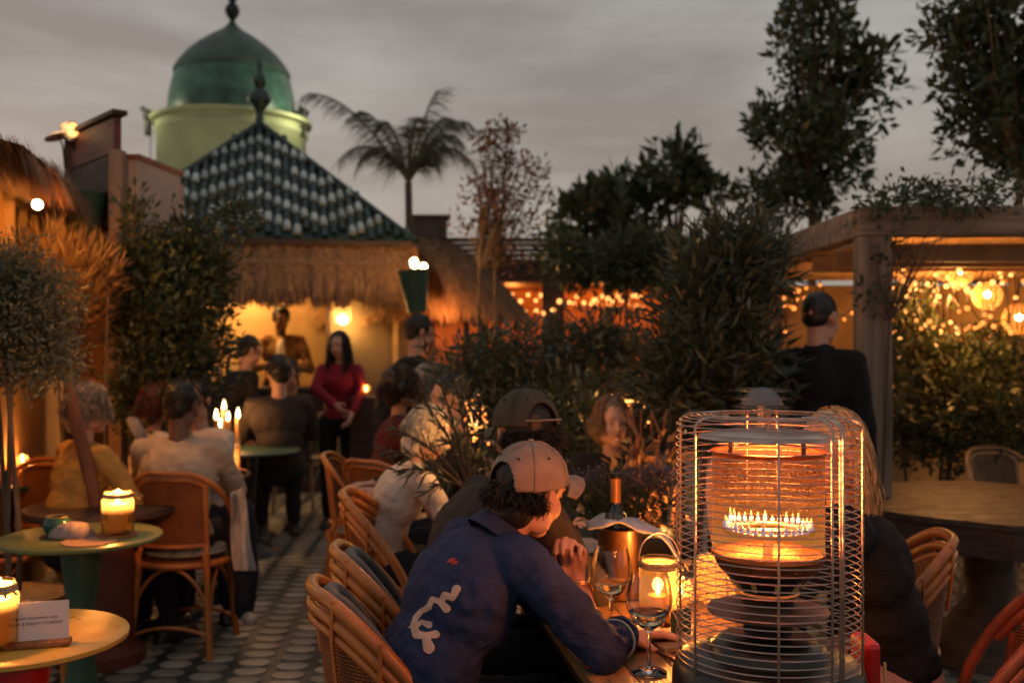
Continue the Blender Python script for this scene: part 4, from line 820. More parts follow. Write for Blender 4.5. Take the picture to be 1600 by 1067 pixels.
# phone, menu, cutlery
tag(MB().box((0, 0, .004), (.075, .15, .008)).build('phone', black_m, smooth=False, bevel=.006, loc=(PX(990, 2.52), 2.52, TZ), rz=R(-50)), 'dark phone lying on the table beside the elbow', 'phone')
tag(MB().box((0, 0, .006), (.11, .16, .012)).build('notebook', mat('olive_book', (.3, .19, .1), .7), smooth=False, bevel=.002, loc=(PX(1045, 2.55), 2.55, TZ), rz=R(20)), 'tan folded menu lying under the wide jar', 'menu')
tag(MB().box((0, 0, .003), (.012, .16, .004)).build('knife', metal_m, smooth=False, loc=(PX(1050, 2.42), 2.42, TZ), rz=R(28)), 'table knife lying near the heater', 'knife')
pk = thing('charging_cable', 'dark card with a pale looped cord behind the front glass', 'cable', ontable(1064, 2.6)); MB().box((0, 0, .035), (.06, .006, .07), Matrix.Rotation(.5, 3, 'Z')).build('card', tbl_dgreen, pk, smooth=False); MB().tube(arc(24, lambda t: (-.05 + .12 * t, -.02, .03 + .04 * math.sin(t * 9))), .0018, 5).build('cord', wax, pk)
# lavender planter behind the table
lv = thing('lavender_planter', 'dark planter of purple flowering lavender behind the bottle', 'planter', (PX(975, 3.75), 3.75, 0))
MB().box((0, 0, .4), (.5, .22, .8)).build('box', black_m, lv, smooth=False, bevel=.01)
C_ = crown('foliage', [((0, 0, .9), (.26, .12, .08))], 60, 1600, .05, .007, leaf_dark, lv, spread=.04, up=.8); crown('flower', [((-.02, 0, .99), (.24, .1, .06)), ((.12, 0, 1.0), (.12, .1, .05))], 90, 1800, .012, .008, leaf_purple, lv, spread=.012, up=.5)
# ------------------------------------------------ patio heater
HD = 2.02; hx = PX(1200, HD); H_ = thing('patio_heater', 'caged gas patio heater burning a ring of blue and orange flames', 'patio heater', (hx, HD, 0))
def hz(py): return PZ(py, HD)
rc = .178; zt_, zb_ = hz(662), hz(1022)
MB().lathe([(0, 0), (.185, 0), (.19, .01), (.187, zb_ - .04), (.18, zb_ - .012), (.165, zb_ - .004), (.118, zb_ + .004), (.112, zb_ + .02), (.09, zb_ + .035), (.0, zb_ + .04)], n=64).build('base', black_m, H_)
MB().box((-.125, -.138, zb_ - .055), (.075, .006, .07), R(-42)).build('rating_plate', mat('plate_metal', (.25, .2, .18), .45, metal=.5, var=.4, scale=40), H_, smooth=False, bevel=.002)
nr = 34; r0_ = MB().tube(arc(56, lambda t: (rc * math.cos(2 * PI * t * 55 / 56), rc * math.sin(2 * PI * t * 55 / 56), 0)), .00115, 5, closed=True).build('cage_ring', metal_m, H_); r0_.location = (0, 0, zb_)
for k in range(1, nr):
    o = inst(r0_, H_, (0, 0, zb_ + (zt_ - zb_) * k / (nr - 1)), (random.uniform(-.008, .008), random.uniform(-.008, .008), k * .3)); o.scale = (1 + random.uniform(-.006, .006),) * 2 + (1,)
for k, (q, dz) in enumerate(((.97, .009), (.91, .014), (.84, .017), (.77, .018), (.70, .019), (.63, .019))): o = inst(r0_, H_, (0, 0, zt_ + dz)); o.scale = (q, q, 1)
va = MB().tube([(0, rc + .002, zb_ - .012), (0, rc + .002, zt_), (0, rc - .004, zt_ + .010), (0, rc - .02, zt_ + .016), (0, .1, zt_ + .02)], .0023, 6).build('cage_rod', metal_m, H_)
for a in (62, 118, 180 - 8, 205, 240, 300, -20): inst(va, H_, (0, 0, 0), (0, 0, R(a)))
for a in (-146, -148.5): inst(va, H_, (0, 0, 0), (0, 0, R(a)))
MB().lathe([(.0, zt_ - .012), (.09, zt_ - .014), (.135, zt_ - .022), (.138, zt_ - .026), (.09, zt_ - .018), (0, zt_ - .016)], n=48, M=Matrix.Rotation(R(0), 3, 'Y')).build('reflector', mat('reflector', (.5, .38, .32), .32, metal=.9, var=.2, scale=12), H_)
MB().tube([(.0, 0, zt_ - .012), (0, 0, zt_ + .03)], .006, 8).build('reflector_stud', metal_m, H_)
for k in range(4): a = k * PI / 2 + .5; MB().box((.095 * math.cos(a), .095 * math.sin(a), zt_ - .035), (.012, .002, .04), a + PI / 2).build('bracket', black_m, H_, smooth=False)
rg = .108; gz0, gz1 = hz(862), hz(706)
gm = bpy.data.materials.new('glowing_gauze'); gm.use_nodes = True; n = gm.node_tree.nodes; l = gm.node_tree.links; b = n['Principled BSDF']; b.inputs['Base Color'].default_value = (.008, .005, .003, 1); b.inputs['Metallic'].default_value = 0; b.inputs['Specular IOR Level'].default_value = .1; b.inputs['Roughness'].default_value = .5
t = n.new('ShaderNodeTexCoord'); sx_ = n.new('ShaderNodeSeparateXYZ'); mr = n.new('ShaderNodeMapRange'); mr.inputs['From Min'].default_value = gz0; mr.inputs['From Max'].default_value = gz1
rp = n.new('ShaderNodeValToRGB'); rp.color_ramp.elements[0].color = (.62, .25, .05, 1); rp.color_ramp.elements[1].color = (.035, .006, .002, 1); e_ = rp.color_ramp.elements.new(.35); e_.color = (.52, .14, .02, 1); e_ = rp.color_ramp.elements.new(.7); e_.color = (.13, .018, .005, 1)
l.new(t.outputs['Object'], sx_.inputs[0]); l.new(sx_.outputs['Z'], mr.inputs['Value']); l.new(mr.outputs[0], rp.inputs[0]); l.new(rp.outputs[0], b.inputs['Emission Color']); b.inputs['Emission Strength'].default_value = .34
# woven gauze: fine holes let part of the view through
wv = n.new('ShaderNodeTexNoise'); wv.inputs['Scale'].default_value = 900; mt = n.new('ShaderNodeMath'); mt.operation = 'GREATER_THAN'; mt.inputs[1].default_value = .46
tr = n.new('ShaderNodeBsdfTransparent'); mx = n.new('ShaderNodeMixShader'); l.new(t.outputs['Object'], wv.inputs['Vector']); l.new(wv.outputs['Fac'], mt.inputs[0]); l.new(mt.outputs[0], mx.inputs[0]); l.new(tr.outputs[0], mx.inputs[1]); l.new(b.outputs[0], mx.inputs[2]); l.new(mx.outputs[0], n['Material Output'].inputs[0])
MB().lathe([(rg, gz0), (rg, gz1)], n=64).build('gauze', gm, H_)
MB().lathe([(rg + .001, gz1 - .004), (rg + .003, gz1 + .004), (rg - .01, gz1 + .004), (rg - .012, gz1)], n=48).build('gauze_rim', mat('hot_metal', (.35, .14, .06), .35, metal=1, var=.3), H_); MB().lathe([(rg + .002, gz0 + .004), (rg + .003, gz0 - .004), (rg - .004, gz0 - .004)], n=48).build('gauze_rim', mat('hot_metal', (.35, .14, .06), .35, metal=1, var=.3), H_)
MB().lathe([(rg - .004, gz0 - .002), (rg - .004, hz(878)), (rg - .015, hz(888)), (.06, hz(892)), (0, hz(892))], n=48).build('burner_bowl', mat('bowl_metal', (.3, .14, .06), .4, metal=.9, var=.5, scale=15), H_)
MB().lathe([(.0, hz(886)), (.088, hz(888)), (.078, hz(900)), (.052, hz(920)), (.05, hz(924)), (.048, hz(986))], n=40).build('neck', black_m, H_)
for k in range(9):
    a = -PI / 2 + (k - 4) * .62; M_ = Matrix.Rotation(a, 3, 'Z'); q = Matrix.Rotation(R(-30), 3, 'Y')
    MB().box(M_ @ Vector((.071, 0, hz(906))), (.004, .009, .025), M_ @ Matrix.Rotation(R(33), 3, 'Y')).build('air_slot', mat('slot_glow', (.8, .5, .15), .5), H_, smooth=False)
MB().tube(arc(30, lambda t: (.056 * math.cos(2 * PI * t * 29 / 30), .056 * math.sin(2 * PI * t * 29 / 30), hz(923))), .005, 6, closed=True).build('clamp_ring', brass_m, H_)
MB().lathe([(.05, hz(940)), (.09, hz(943)), (.118, hz(950)), (.118, hz(953)), (.05, hz(948))], n=48).build('heat_plate', mat('heat_plate', (.16, .09, .07), .5, metal=.5, var=.3, scale=20), H_)
rb_ = .083; zf = hz(828)
MB().tube(arc(40, lambda t: (rb_ * math.cos(2 * PI * t * 39 / 40), rb_ * math.sin(2 * PI * t * 39 / 40), zf)), .006, 8, closed=True).tube([(0, 0, hz(880)), (0, 0, zf)], .01, 8).tube([(-rb_, 0, zf), (rb_, 0, zf)], .005, 6).build('burner_ring', mat('burner', (.3, .3, .3), .4, metal=1), H_)
bf = emis('blue_flame', (.26, .55, .9), .45); of = emis('orange_tip', (1, .55, .28), .5)
f1 = MB().lathe([(0, -.004), (.0042, 0), (.0050, .006), (.004, .012), (.002, .016), (0, .017)], n=8).build('flame_base', bf, H_); f2 = MB().lathe([(0, .008), (.0028, .012), (.0026, .016), (.0008, .023), (0, .024)], n=8).build('flame_tip', of, H_)
for k in range(36):
    a = k * 2 * PI / 36; x, y = rb_ * math.cos(a), rb_ * math.sin(a); h = random.uniform(.45, .95) * (1.7 if k in (13, 14) else 1)
    for proto, mu in ((f1, 1), (f2, 1)):
        o = proto if k == 0 else inst(proto, H_); o.location = (x, y, zf + .006); o.scale = (1, 1, h)
lamp('flame_light', H_, (0, 0, hz(800)), (1, .27, .06), 17, .09)
lamp('mantle_light', H_, (0, 0, hz(725)), (1, .2, .04), 12, .07)
# red bag with zip beside the heater
rb = thing('red_bag', 'bright red bag with a pale zip at the edge of the heater', 'bag', (PX(1352, 2.12), 2.12, 0)); MB().box((0, 0, .72), (.035, .1, .34)).build('side', red_m, rb, smooth=False, bevel=.012); MB().tube([(.024, -.045, .85), (.026, -.045, .5)], .003, 5).build('zip', wax, rb)
# second heater far back
h2 = thing('patio_heater', 'second patio heater with a pale cap and cage behind the bush', 'patio heater', (PX(1186, 4.2), 4.15, 0))
MB().lathe([(.15, 0), (.15, .85), (.13, .87)], n=32).build('base', black_m, h2)
z0_, z1_ = .88, PZ(632, 4.15)
for k in range(14): MB().tube(arc(32, lambda t: (.12 * math.cos(2 * PI * t * 31 / 32), .12 * math.sin(2 * PI * t * 31 / 32), z0_ + (z1_ + .06 - z0_) * k / 13)), .0018, 4, closed=True).build('cage_ring', metal_m, h2)
MB().lathe([(.085, z1_), (.082, z1_ + .012), (.065, z1_ + .04), (.04, z1_ + .062), (.02, z1_ + .07), (.0, z1_ + .072)], n=32).build('cap', mat('pale_steel', (.15, .15, .165), .5, metal=.2, var=.1), h2); MB().tube([(0, 0, .86), (0, 0, z1_)], .02, 10).build('stem', metal_m, h2)
# leaning pole and far-left trunk
lp = thing('leaning_branch', 'reddish leaning branch running up past the woman in the orange jacket', 'branch', (PX(150, 4.75), 4.75, 0))
q0 = Vector((PX(150, 4.75), 4.75, 0)); MB().tube([P(185, 1010, 4.9) - q0, P(165, 860, 4.85) - q0, P(140, 740, 4.75) - q0, P(118, 650, 4.7) - q0, P(104, 580, 4.7) - q0, P(100, 525, 4.7) - q0], [.03, .03, .032, .028, .022, .016], 10).build('branch', bark_red, lp)
tw_ = thing('twisted_branches', 'twisted reddish branches lit orange beside the woman in black', 'branches', (PX(1025, 4.3), 4.3, 0)); q0 = Vector((PX(1025, 4.3), 4.3, 0)); mb = MB()
for k in range(9):
    x0 = random.uniform(990, 1050); pts = [P(x0 + random.uniform(-25, 25) * i / 4, 840 - i * 40, 4.3 + random.uniform(-.08, .08)) - q0 for i in range(6)]; mb.tube(pts, [.014 - .002 * i for i in range(6)], 6)
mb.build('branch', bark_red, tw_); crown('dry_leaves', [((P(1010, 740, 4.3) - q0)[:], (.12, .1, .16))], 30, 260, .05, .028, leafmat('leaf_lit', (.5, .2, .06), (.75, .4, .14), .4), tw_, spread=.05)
lamp('table_lamp_light', tw_, (P(1035, 790, 4.2) - q0), (1, .42, .1), 1.1, .03)
lm = thing('shaded_lamp', 'glowing lamp with a pale bright strip behind the woman in black', 'lamp', P(985, 622, 5.3)); MB().lathe([(.09, 0), (.06, .05), (0, .055)], n=24).build('shade', mat('lamp_shade', (.5, .25, .08), .8), lm); MB().box((0, 0, -.01), (.15, .05, .018)).build('bulb', bulb_m, lm, smooth=False, bevel=.005)
MB().tube([(0, 0, -.02), (0, 0, -PZ(622, 5.3) + .78)], .008, 6).build('stem', brass_m, lm); lamp('lamp_light', lm, (0, 0, -.05), (1, .5, .15), 1.5, .03)
for r_ in (c7, c8, c3):
    for ch in [o for o in bpy.data.objects if o.parent == r_ and o.name.startswith(('back_cushion', 'cushion'))]: bpy.data.objects.remove(ch)
candle_jar('added candle jar on the side table lighting the face of the woman in black', (PX(972, 4.64), 4.64, .7805), 0, .04, .12, 6.0, False, .05, None, .022)  # added jar and flame, put in to brighten the woman's face
# ------------------------------------------------ people
TEX = {}
def clouds(size, depth=2):
    k = (size, depth)
    if k not in TEX: t = bpy.data.textures.new('folds_%g' % size, 'CLOUDS'); t.noise_scale = size; t.noise_depth = depth; TEX[k] = t
    return TEX[k]
def fuse(mb, name, m, parent, vox, folds=0, fsize=.09, smooth=6):
    o = mb.build(name, m, parent, smooth=True)
    r = o.modifiers.new('r', 'REMESH'); r.mode = 'VOXEL'; r.voxel_size = vox; r.use_smooth_shade = True
    s = o.modifiers.new('s', 'SMOOTH'); s.factor = .5; s.iterations = smooth
    if folds:
        d = o.modifiers.new('d', 'DISPLACE'); d.texture = clouds(fsize); d.strength = folds; d.mid_level = .5
        d = o.modifiers.new('d', 'DISPLACE'); d.texture = clouds(fsize * .35); d.strength = folds * .4; d.mid_level = .5
    return o
def hand(mb, w, d, nrm_, side, curl=.5, s=1.0):
    """w wrist, d along the palm, nrm_ out of the palm, side +1 when the thumb is on d x n side"""
    d = Vector(d).normalized(); n_ = Vector(nrm_); n_ = (n_ - d * n_.dot(d)).normalized(); x = d.cross(n_) * side; w = Vector(w)
    q = lambda a, b, c: w + (x * a + d * b + n_ * c) * s
    mb.cap(q(.018, .012, 0), q(.026, .088, 0), .015 * s, .012 * s, 10).cap(q(0, .01, 0), q(.006, .092, -.003), .016 * s, .012 * s, 10).cap(q(-.018, .012, 0), q(-.022, .08, 0), .015 * s, .0115 * s, 10).cap(q(0, -.03, 0), q(0, .02, 0), .023 * s, .022 * s, 10)
    for k, (fx, fy, L) in enumerate(((.029, .09, 1), (.009, .095, 1.1), (-.010, .091, 1.02), (-.027, .081, .8))):
        a = 0; p = q(fx, fy, 0); sp_ = fx * 2.2
        for j, (ln, c) in enumerate(((.042, .75), (.026, 1.0), (.020, .6))):
            a += curl * c * (1 + .06 * k); e = p + (x * sp_ * .3 * max(0, math.cos(a)) + d * math.cos(a) + n_ * math.sin(a)) * ln * L * s
            mb.cap(p, e, (.0095 - .001 * j) * s, (.0088 - .001 * j) * s, 8); p = e
    t0, t1, t2, t3 = q(.025, .015, .008), q(.045, .045, .02), q(.046, .072, .034 + .01 * curl), q(.036, .092, .04 + .012 * curl)
    mb.cap(t0, t1, .014 * s, .0115 * s, 8).cap(t1, t2, .0108 * s, .0098 * s, 8).cap(t2, t3, .0098 * s, .0085 * s, 8)
def head(mb, c, M, s=1.0, fem=False):
    q = lambda x, y, z: c + M @ (Vector((x, y, z)) * s); e = lambda p, r: mb.ell(q(*p), [k * s for k in r], M, 18, 12)
    e((0, -.012, .035), (.074, .094, .083)); e((0, .028, -.04), (.056 if not fem else .052, .060, .074)); e((0, .055, -.095), (.026, .026, .022)); e((0, .05, .02), (.058, .042, .05))
    for sx in (-1, 1):
        e((sx * .034, .055, -.035), (.024, .03, .03)); e((sx * .027, .083, .022), (.02, .010, .008)); e((sx * .044, .01, -.075), (.018, .04, .025))
        mb.ell(q(sx * .078, -.002, -.008), (.008 * s, .02 * s, .032 * s), M @ Matrix.Rotation(sx * -.35, 3, 'Z'), 10, 8); mb.cap(q(sx * .085, -.012, .018), q(sx * .088, -.014, -.01), .006 * s, .006 * s, 8)
    mb.cap(q(0, .088, .012), q(0, .112, -.026), .0075 * s, .0105 * s, 10); e((-.011, .100, -.03), (.009, .01, .008)); e((.011, .100, -.03), (.009, .01, .008))
    e((0, .088, -.056), (.022, .012, .007)); e((0, .086, -.067), (.018, .012, .008))
def strands(root, name, m, c, M, n, L, kind='long', w=.0022, rad=(.083, .104, .098), front=38, noise=.012, wave=.0, part=True, lo=.05):
    a = RNG.uniform(R(front), 2 * PI - R(front), n); k1, k2 = 7, 9; th0 = RNG.uniform(lo, max(1.2, lo + .2), n); the = np.maximum(1.65, lo + .25) + RNG.normal(0, .12, n)
    if kind == 'short': th0 = RNG.uniform(0, 1.9, n); the = th0 + L * 8
    jr = 1 + RNG.uniform(.0, .09, n); P_ = []
    for i in range(k1):
        t = i / (k1 - 1); th = th0 + (the - th0) * t; al = a + .12 * np.sin(th * 3 + a * 5)
        r_ = jr * (1 + (.05 * t if kind == 'short' else 0))
        P_.append(np.stack([rad[0] * np.sin(th) * np.sin(al) * r_, rad[1] * np.sin(th) * np.cos(al) * r_ - .014, rad[2] * np.cos(th) * r_ + .028], 1))
    P_ = [np.array(c) + p @ np.array(M).T for p in P_]
    if kind != 'short':
        ll = L * RNG.uniform(.75, 1.1, n); outd = np.stack([np.sin(a), np.cos(a), a * 0], 1) @ np.array(M).T; outd[:, 2] = 0; g_ = P_[-1].copy(); ph = RNG.uniform(0, 6, (n, 1))
        dr = RNG.normal(0, noise, (n, 3)); dr[:, 2] = 0
        for i in range(1, k2):
            t = i / (k2 - 1); q = g_ + dr * t + outd * (.018 * math.sin(t * 2.5)) + np.array([0, 0, -1]) * (ll * t)[:, None] + wave * np.sin(ph + t * 9) * outd
            P_.append(q)
    n_p = len(P_); arr = np.stack(P_, 1); tv = RNG.normal(0, 1, (n, 1, 3)); tg = np.gradient(arr, axis=1); sd_ = np.cross(tg, tv); sd_ /= np.linalg.norm(sd_, axis=2, keepdims=True) + 1e-9
    ww = w * np.linspace(1, .35, n_p)[None, :, None]; V = np.stack([arr - sd_ * ww, arr + sd_ * ww], 2).reshape(-1, 3)
    i = np.arange(n)[:, None] * n_p * 2; Q = np.concatenate([i + [2 * j, 2 * j + 1, 2 * j + 3, 2 * j + 2] for j in range(n_p - 1)], 0)
    return tag(fastmesh(name, V, Q, m, root), kind='stuff')
def hairdo(root, style, m, c, M, vox, n=700, L=.2):
    q = lambda x, y, z: c + M @ Vector((x, y, z)); mb = MB()
    if style == 'buzz': mb.ell(q(0, -.018, .042), (.077, .09, .082), M)
    else: mb.ell(q(0, -.022, .04), (.083, .098, .09), M)
    if style in ('short', 'quiff'): mb.ell(q(0, -.055, -.02), (.066, .052, .06), M)
    if style == 'buzz': mb.ell(q(0, -.045, .0), (.066, .055, .05), M)
    if style == 'quiff': mb.ell(q(0, .04, .105), (.05, .05, .03), M)
    if style in ('bob', 'long'): mb.ell(q(0, -.05, -.045), (.083, .06, .1), M)
    if style == 'curly': mb.ell(q(0, -.04, .03), (.1, .11, .105), M).ell(q(0, -.06, -.05), (.09, .07, .07), M)
    if style == 'nape': mb = MB().ell(q(0, -.016, .035), (.079, .096, .082), M).ell(q(0, -.030, -.012), (.080, .080, .042), M).ell(q(0, -.062, -.045), (.075, .056, .06), M)
    h = fuse(mb, 'hair', m, root, vox, {'buzz': .004, 'nape': .006}.get(style, .018), .03, 2)
    if style in ('bob', 'long'): strands(root, 'hair_strand', m, c, M, n, L, wave=.006, front=84 if L == .26 else 44)
    elif style == 'x': pass
    elif style == 'curly': strands(root, 'hair_strand', m, c, M, n, .09, rad=(.098, .115, .11), noise=.03, wave=.018, front=30)
    elif style == 'short' or style == 'quiff': strands(root, 'hair_strand', m, c, M, n // 2, .04, 'short', w=.0018)
    elif style == 'nape':
        strands(root, 'hair_strand', m, c, M, int(n * 2.6), .028, rad=(.085, .103, .088), noise=.010, wave=.004, front=94, lo=1.8, w=.0011)
    return h
def person(label, loc, rz, top, bot, skn, hair, seated=True, lean=10, hoff=(0, .03, .17), hyaw=0, hpitch=5, hroll=0, aL=None, aR=None, vox=.012, sc=1.0, fem=False, sleeve=1.0, folds=.012, hairL=.2, hairn=700, broad=1.0, handL=None, handR=None, hip_z=None, group=None, legs=True, topname='shirt', botname='trousers', collar=False):
    root = thing('person', label, 'person', loc, rz, group); root.scale = (sc,) * 3
    Wi = (Matrix.Translation(loc) @ Matrix.Rotation(rz, 4, 'Z') @ Matrix.Scale(sc, 4)).inverted()
    L = R(lean); hz_ = hip_z or (.55 if seated else .93); hip = Vector((0, 0, hz_)); s = Vector((0, math.sin(L), math.cos(L)))
    mid = hip + s * .17 + Vector((0, -.03, 0)); chest = hip + s * .33 + Vector((0, -.02 * (1 if lean > 15 else .3), 0)); neck = hip + s * .50; b_ = broad
    sh = [neck + Vector((q * .165 * b_, .0, -.055)) for q in (-1, 1)]
    hc = neck + Vector(hoff); HM = Euler((R(-hpitch), R(hroll), R(hyaw)), 'ZXY').to_matrix() if False else (Matrix.Rotation(R(hyaw), 3, 'Z') @ Matrix.Rotation(R(-hpitch), 3, 'X') @ Matrix.Rotation(R(hroll), 3, 'Y'))
    def cv(p): return Wi @ Vector(p)
    arms = []
    for k, a in enumerate((aL, aR)):
        sg = (-1, 1)[k]
        if a is None:
            if seated: e, w = sh[k] + Vector((sg * .06, .14, -.23)), Vector((sg * .12, hip.y + .44, .79))
            else: e, w = sh[k] + Vector((sg * .06, -.02, -.29)), sh[k] + Vector((sg * .05, .06, -.54))
        else: e, w = cv(a[0]), cv(a[1])
        arms.append((sh[k], e, w))
    knees = [Vector((q * .11, .42, .53)) if seated else Vector((q * .1, .03, .5)) for q in (-1, 1)]
    ank = [Vector((q * .12, .45, .09)) if seated else Vector((q * .1, 0, .09)) for q in (-1, 1)]
    Bd = MB(); T_ = MB(); M1 = Matrix.Rotation(-L, 3, 'X')
    for mb, e in ((Bd, -.014), (T_, .0)):
        mb.ell(hip + Vector((0, 0, .03)), (.165 * b_ + e, .125 + e, .13 + e), M1); mb.ell(mid, (.152 * b_ + e, .115 + e, .16), M1); mb.ell(chest, (.178 * b_ + e, .122 + e, .17), M1)
        mb.cap(sh[0] + Vector((.03, 0, 0)), sh[1] - Vector((.03, 0, 0)), .066 + e, .066 + e); mb.ell(neck + Vector((0, -.012, -.05)), (.11 + e, .075 + e, .06), M1)
        for k, (a, el, w) in enumerate(arms):
            if mb is Bd: mb.cap(a, el, .045, .036).cap(el, w, .037, .025)
            else:
                mb.cap(a, el, .062, .05)
                sv = sleeve[k] if isinstance(sleeve, tuple) else sleeve
                if sv > .5: mb.cap(el, el.lerp(w, sv * .93), .052, .040)
    head(Bd, hc, HM, 1.0, fem); Bd.cap(neck + Vector((0, -.01, -.05)), hc + HM @ Vector((0, -.02, -.05)), .054 if not fem else .046, .05 if not fem else .043)
    for k, (a, el, w) in enumerate(arms):
        sp_ = (handL, handR)[k]
        if sp_ is None: hand(Bd, w, (w - el).normalized() + Vector((0, 0, -.05)), (0, 0, -1) if seated else ((1, -1)[k], 0, 0), (1, -1)[k] * (1 if seated else -1), .35)
        elif sp_ != 'none': hand(Bd, w, Wi.to_3x3() @ Vector(sp_[0]), Wi.to_3x3() @ Vector(sp_[1]), sp_[2], sp_[3])
    if legs:
        for k in (0, 1): Bd.cap(hip + Vector(((-.09, .09)[k], .02, 0)), knees[k], .07, .045).cap(knees[k], ank[k], .045, .03).cap(ank[k] + Vector((0, .0, -.04)), ank[k] + Vector((0, .13, -.055)), .035, .025)
    body = fuse(Bd, 'body', skn, root, vox * (.75 if vox > .008 else .8), smooth=3 if vox > .009 else 4)
    tp = fuse(T_, topname, top, root, vox, folds, smooth=10)
    if collar:
        cn_ = neck + Vector((0, .016, -.004)); cb_ = MB().lathe([(.084, -.022), (.077, -.004), (.070, .014), (.066, .022), (.062, .022), (.064, .010), (.070, -.006)], cn_, 40, M1 @ Matrix.Rotation(-.25, 3, 'X')); cb_.build('collar', top, tp)
    if legs:
        Lg = MB(); Lg.ell(hip + Vector((0, .0, -.01)), (.17 * b_, .135, .12))
        for k in (0, 1): Lg.cap(hip + Vector(((-.09, .09)[k], .02, -.01)), knees[k], .09, .066).cap(knees[k], ank[k] + Vector((0, 0, .03)), .064, .05)
        fuse(Lg, botname, bot, root, max(vox, .01), folds, smooth=6)
        for k in (0, 1): fuse(MB().cap(ank[k] + Vector((0, -.03, -.045)), ank[k] + Vector((0, .14, -.055)), .045, .035).box(ank[k] + Vector((0, .05, -.08)), (.08, .27, .02)), 'shoe', black_m, root, .012)
    for sx in (-1, 1):
        ec = hc + HM @ Vector((sx * .029, .0815, .002)); MB().ell(ec, (.0115, .0045, .0052), HM, 10, 8).build('eye', mat('eye_white', (.55, .48, .42), .3), body); MB().ell(ec + HM @ Vector((0, .0012, 0)), .0048, HM, 8, 6).build('iris', eye_m, body)
        MB().cap(hc + HM @ Vector((sx * .015, .0925, .024)), hc + HM @ Vector((sx * .044, .082, .024)), .0028, .002, 6).build('eyebrow', hair[1] if hair else eye_m, body)
    MB().ell(hc + HM @ Vector((0, .0965, -.056)), (.021, .006, .0045), HM).ell(hc + HM @ Vector((0, .094, -.0655)), (.017, .006, .005), HM).build('lips', lips, body)
    if hair: hairdo(root, hair[0], hair[1], hc, HM, max(vox * .8, .005), hairn, hairL)
    return root, hc, HM, tp, neck, Wi
def baseball_cap(root, hc, M, m, backward=False, tilt=0, strap=None):
    c = hc + M @ Vector((0, -.012, .034)); Rt_ = M @ Matrix.Rotation(PI if backward else 0, 3, 'Z') @ Matrix.Rotation(R(tilt), 3, 'X'); rx, ry, rz_ = .092, .113, .098
    q = lambda p: c + Rt_ @ Vector(p); mb = MB(); NA, NE = 144, 40; v = {}
    for i in range(NA):
        for j in range(NE + 1):
            a = 2 * PI * i / NA; e = (PI / 2) * j / NE; k = 1 + .006 * (abs(math.sin(a * 3)) ** .3 - 1) * math.cos(e)
            sq = math.cos(e) ** .85
            v[i, j] = q((rx * k * sq * math.sin(a), ry * k * sq * math.cos(a), rz_ * (math.sin(e) ** .9) - .012 * math.cos(e) - .01 * math.cos(a) * math.cos(e) * 0))
    def inarch(i, j): 
        d = abs(((i + .5) / NA - .5) * 2 * PI); z = (j + .5) / NE; return d < .55 and (z * 2.3) ** 2 + (d / .55) ** 2 < 1
    idx = {}
    for i in range(NA):
        for j in range(NE):
            if inarch(i, j): continue
            f = [(i, j), ((i + 1) % NA, j), ((i + 1) % NA, j + 1), (i, j + 1)]
            for t in f:
                if t not in idx: idx[t] = len(mb.v); mb.v.append(v[t][:])
            mb.f.append(tuple(idx[t] for t in f))
    mb.n = len(mb.v); cp = thing_part('cap', root); o = mb.build('crown_panel', m, cp); o.modifiers.new('s', 'SOLIDIFY').thickness = .0025; o.modifiers['s'].offset = 1
    mb = MB(); N1, N2 = 22, 8
    for i in range(N1):
        for j in range(N2):
            a = -1.02 + 2.04 * i / (N1 - 1); t = j / (N2 - 1); r_ = 1 + t * .62 * (math.cos(a) ** .5 if math.cos(a) > 0 else 0) * 1.0
            x = rx * math.sin(a) * (1 + .02 * t); y = ry * math.cos(a) + t * .072 * math.cos(a * 1.25 if abs(a) < 1.2 else 1.5) ** .6; z = -.008 - .9 * x * x / .1 * .55 - .012 * t
            mb.v.append(q((x, y, z))[:])
    mb.n = len(mb.v); mb.f = [(i * N2 + j, i * N2 + j + 1, (i + 1) * N2 + j + 1, (i + 1) * N2 + j) for i in range(N1 - 1) for j in range(N2 - 1)]
    o = mb.build('bill', m, cp); o.modifiers.new('s', 'SOLIDIFY').thickness = .004
    MB().ell(q((0, 0, rz_ + .002)), (.008, .008, .004), Rt_).build('button', m, cp)
    for k in range(6): a = (k + .5) * PI / 3; e = .78; MB().ell(q((rx * math.cos(e) ** .85 * math.sin(a) * 1.005, ry * math.cos(e) ** .85 * math.cos(a) * 1.005, rz_ * math.sin(e) ** .9 - .012 * math.cos(e) + .003)), .0038).build('eyelet', black_m, cp)
    for k in range(6):
        a = k * PI / 3 + .001; MB().tube([q((rx * math.cos(e) ** .85 * math.sin(a) * 1.03, ry * math.cos(e) ** .85 * math.cos(a) * 1.03, rz_ * math.sin(e) ** .9 - .012 * math.cos(e) + .001)) for e in (PI / 2 * i / 12 for i in range(3 if k == 3 else 0, 12))] if k != 3 else [q((0, -ry * math.cos(e) ** .85 * 1.03, rz_ * math.sin(e) ** .9)) for e in (.95, 1.1, 1.3, 1.5)], .0013, 4).build('seam', m, cp)
    if strap: MB().tube([q((rx * 1.02 * math.sin(a), ry * 1.02 * math.cos(a), .004)) for a in (PI - .62 + 1.24 * i / 12 for i in range(13))], .011, 8, flat=.25).build('strap', strap, cp)
    return cp
def thing_part(name, root):
    o = bpy.data.objects.new(name, None); COL.objects.link(o); o.parent = root; o.empty_display_size = .02; return o
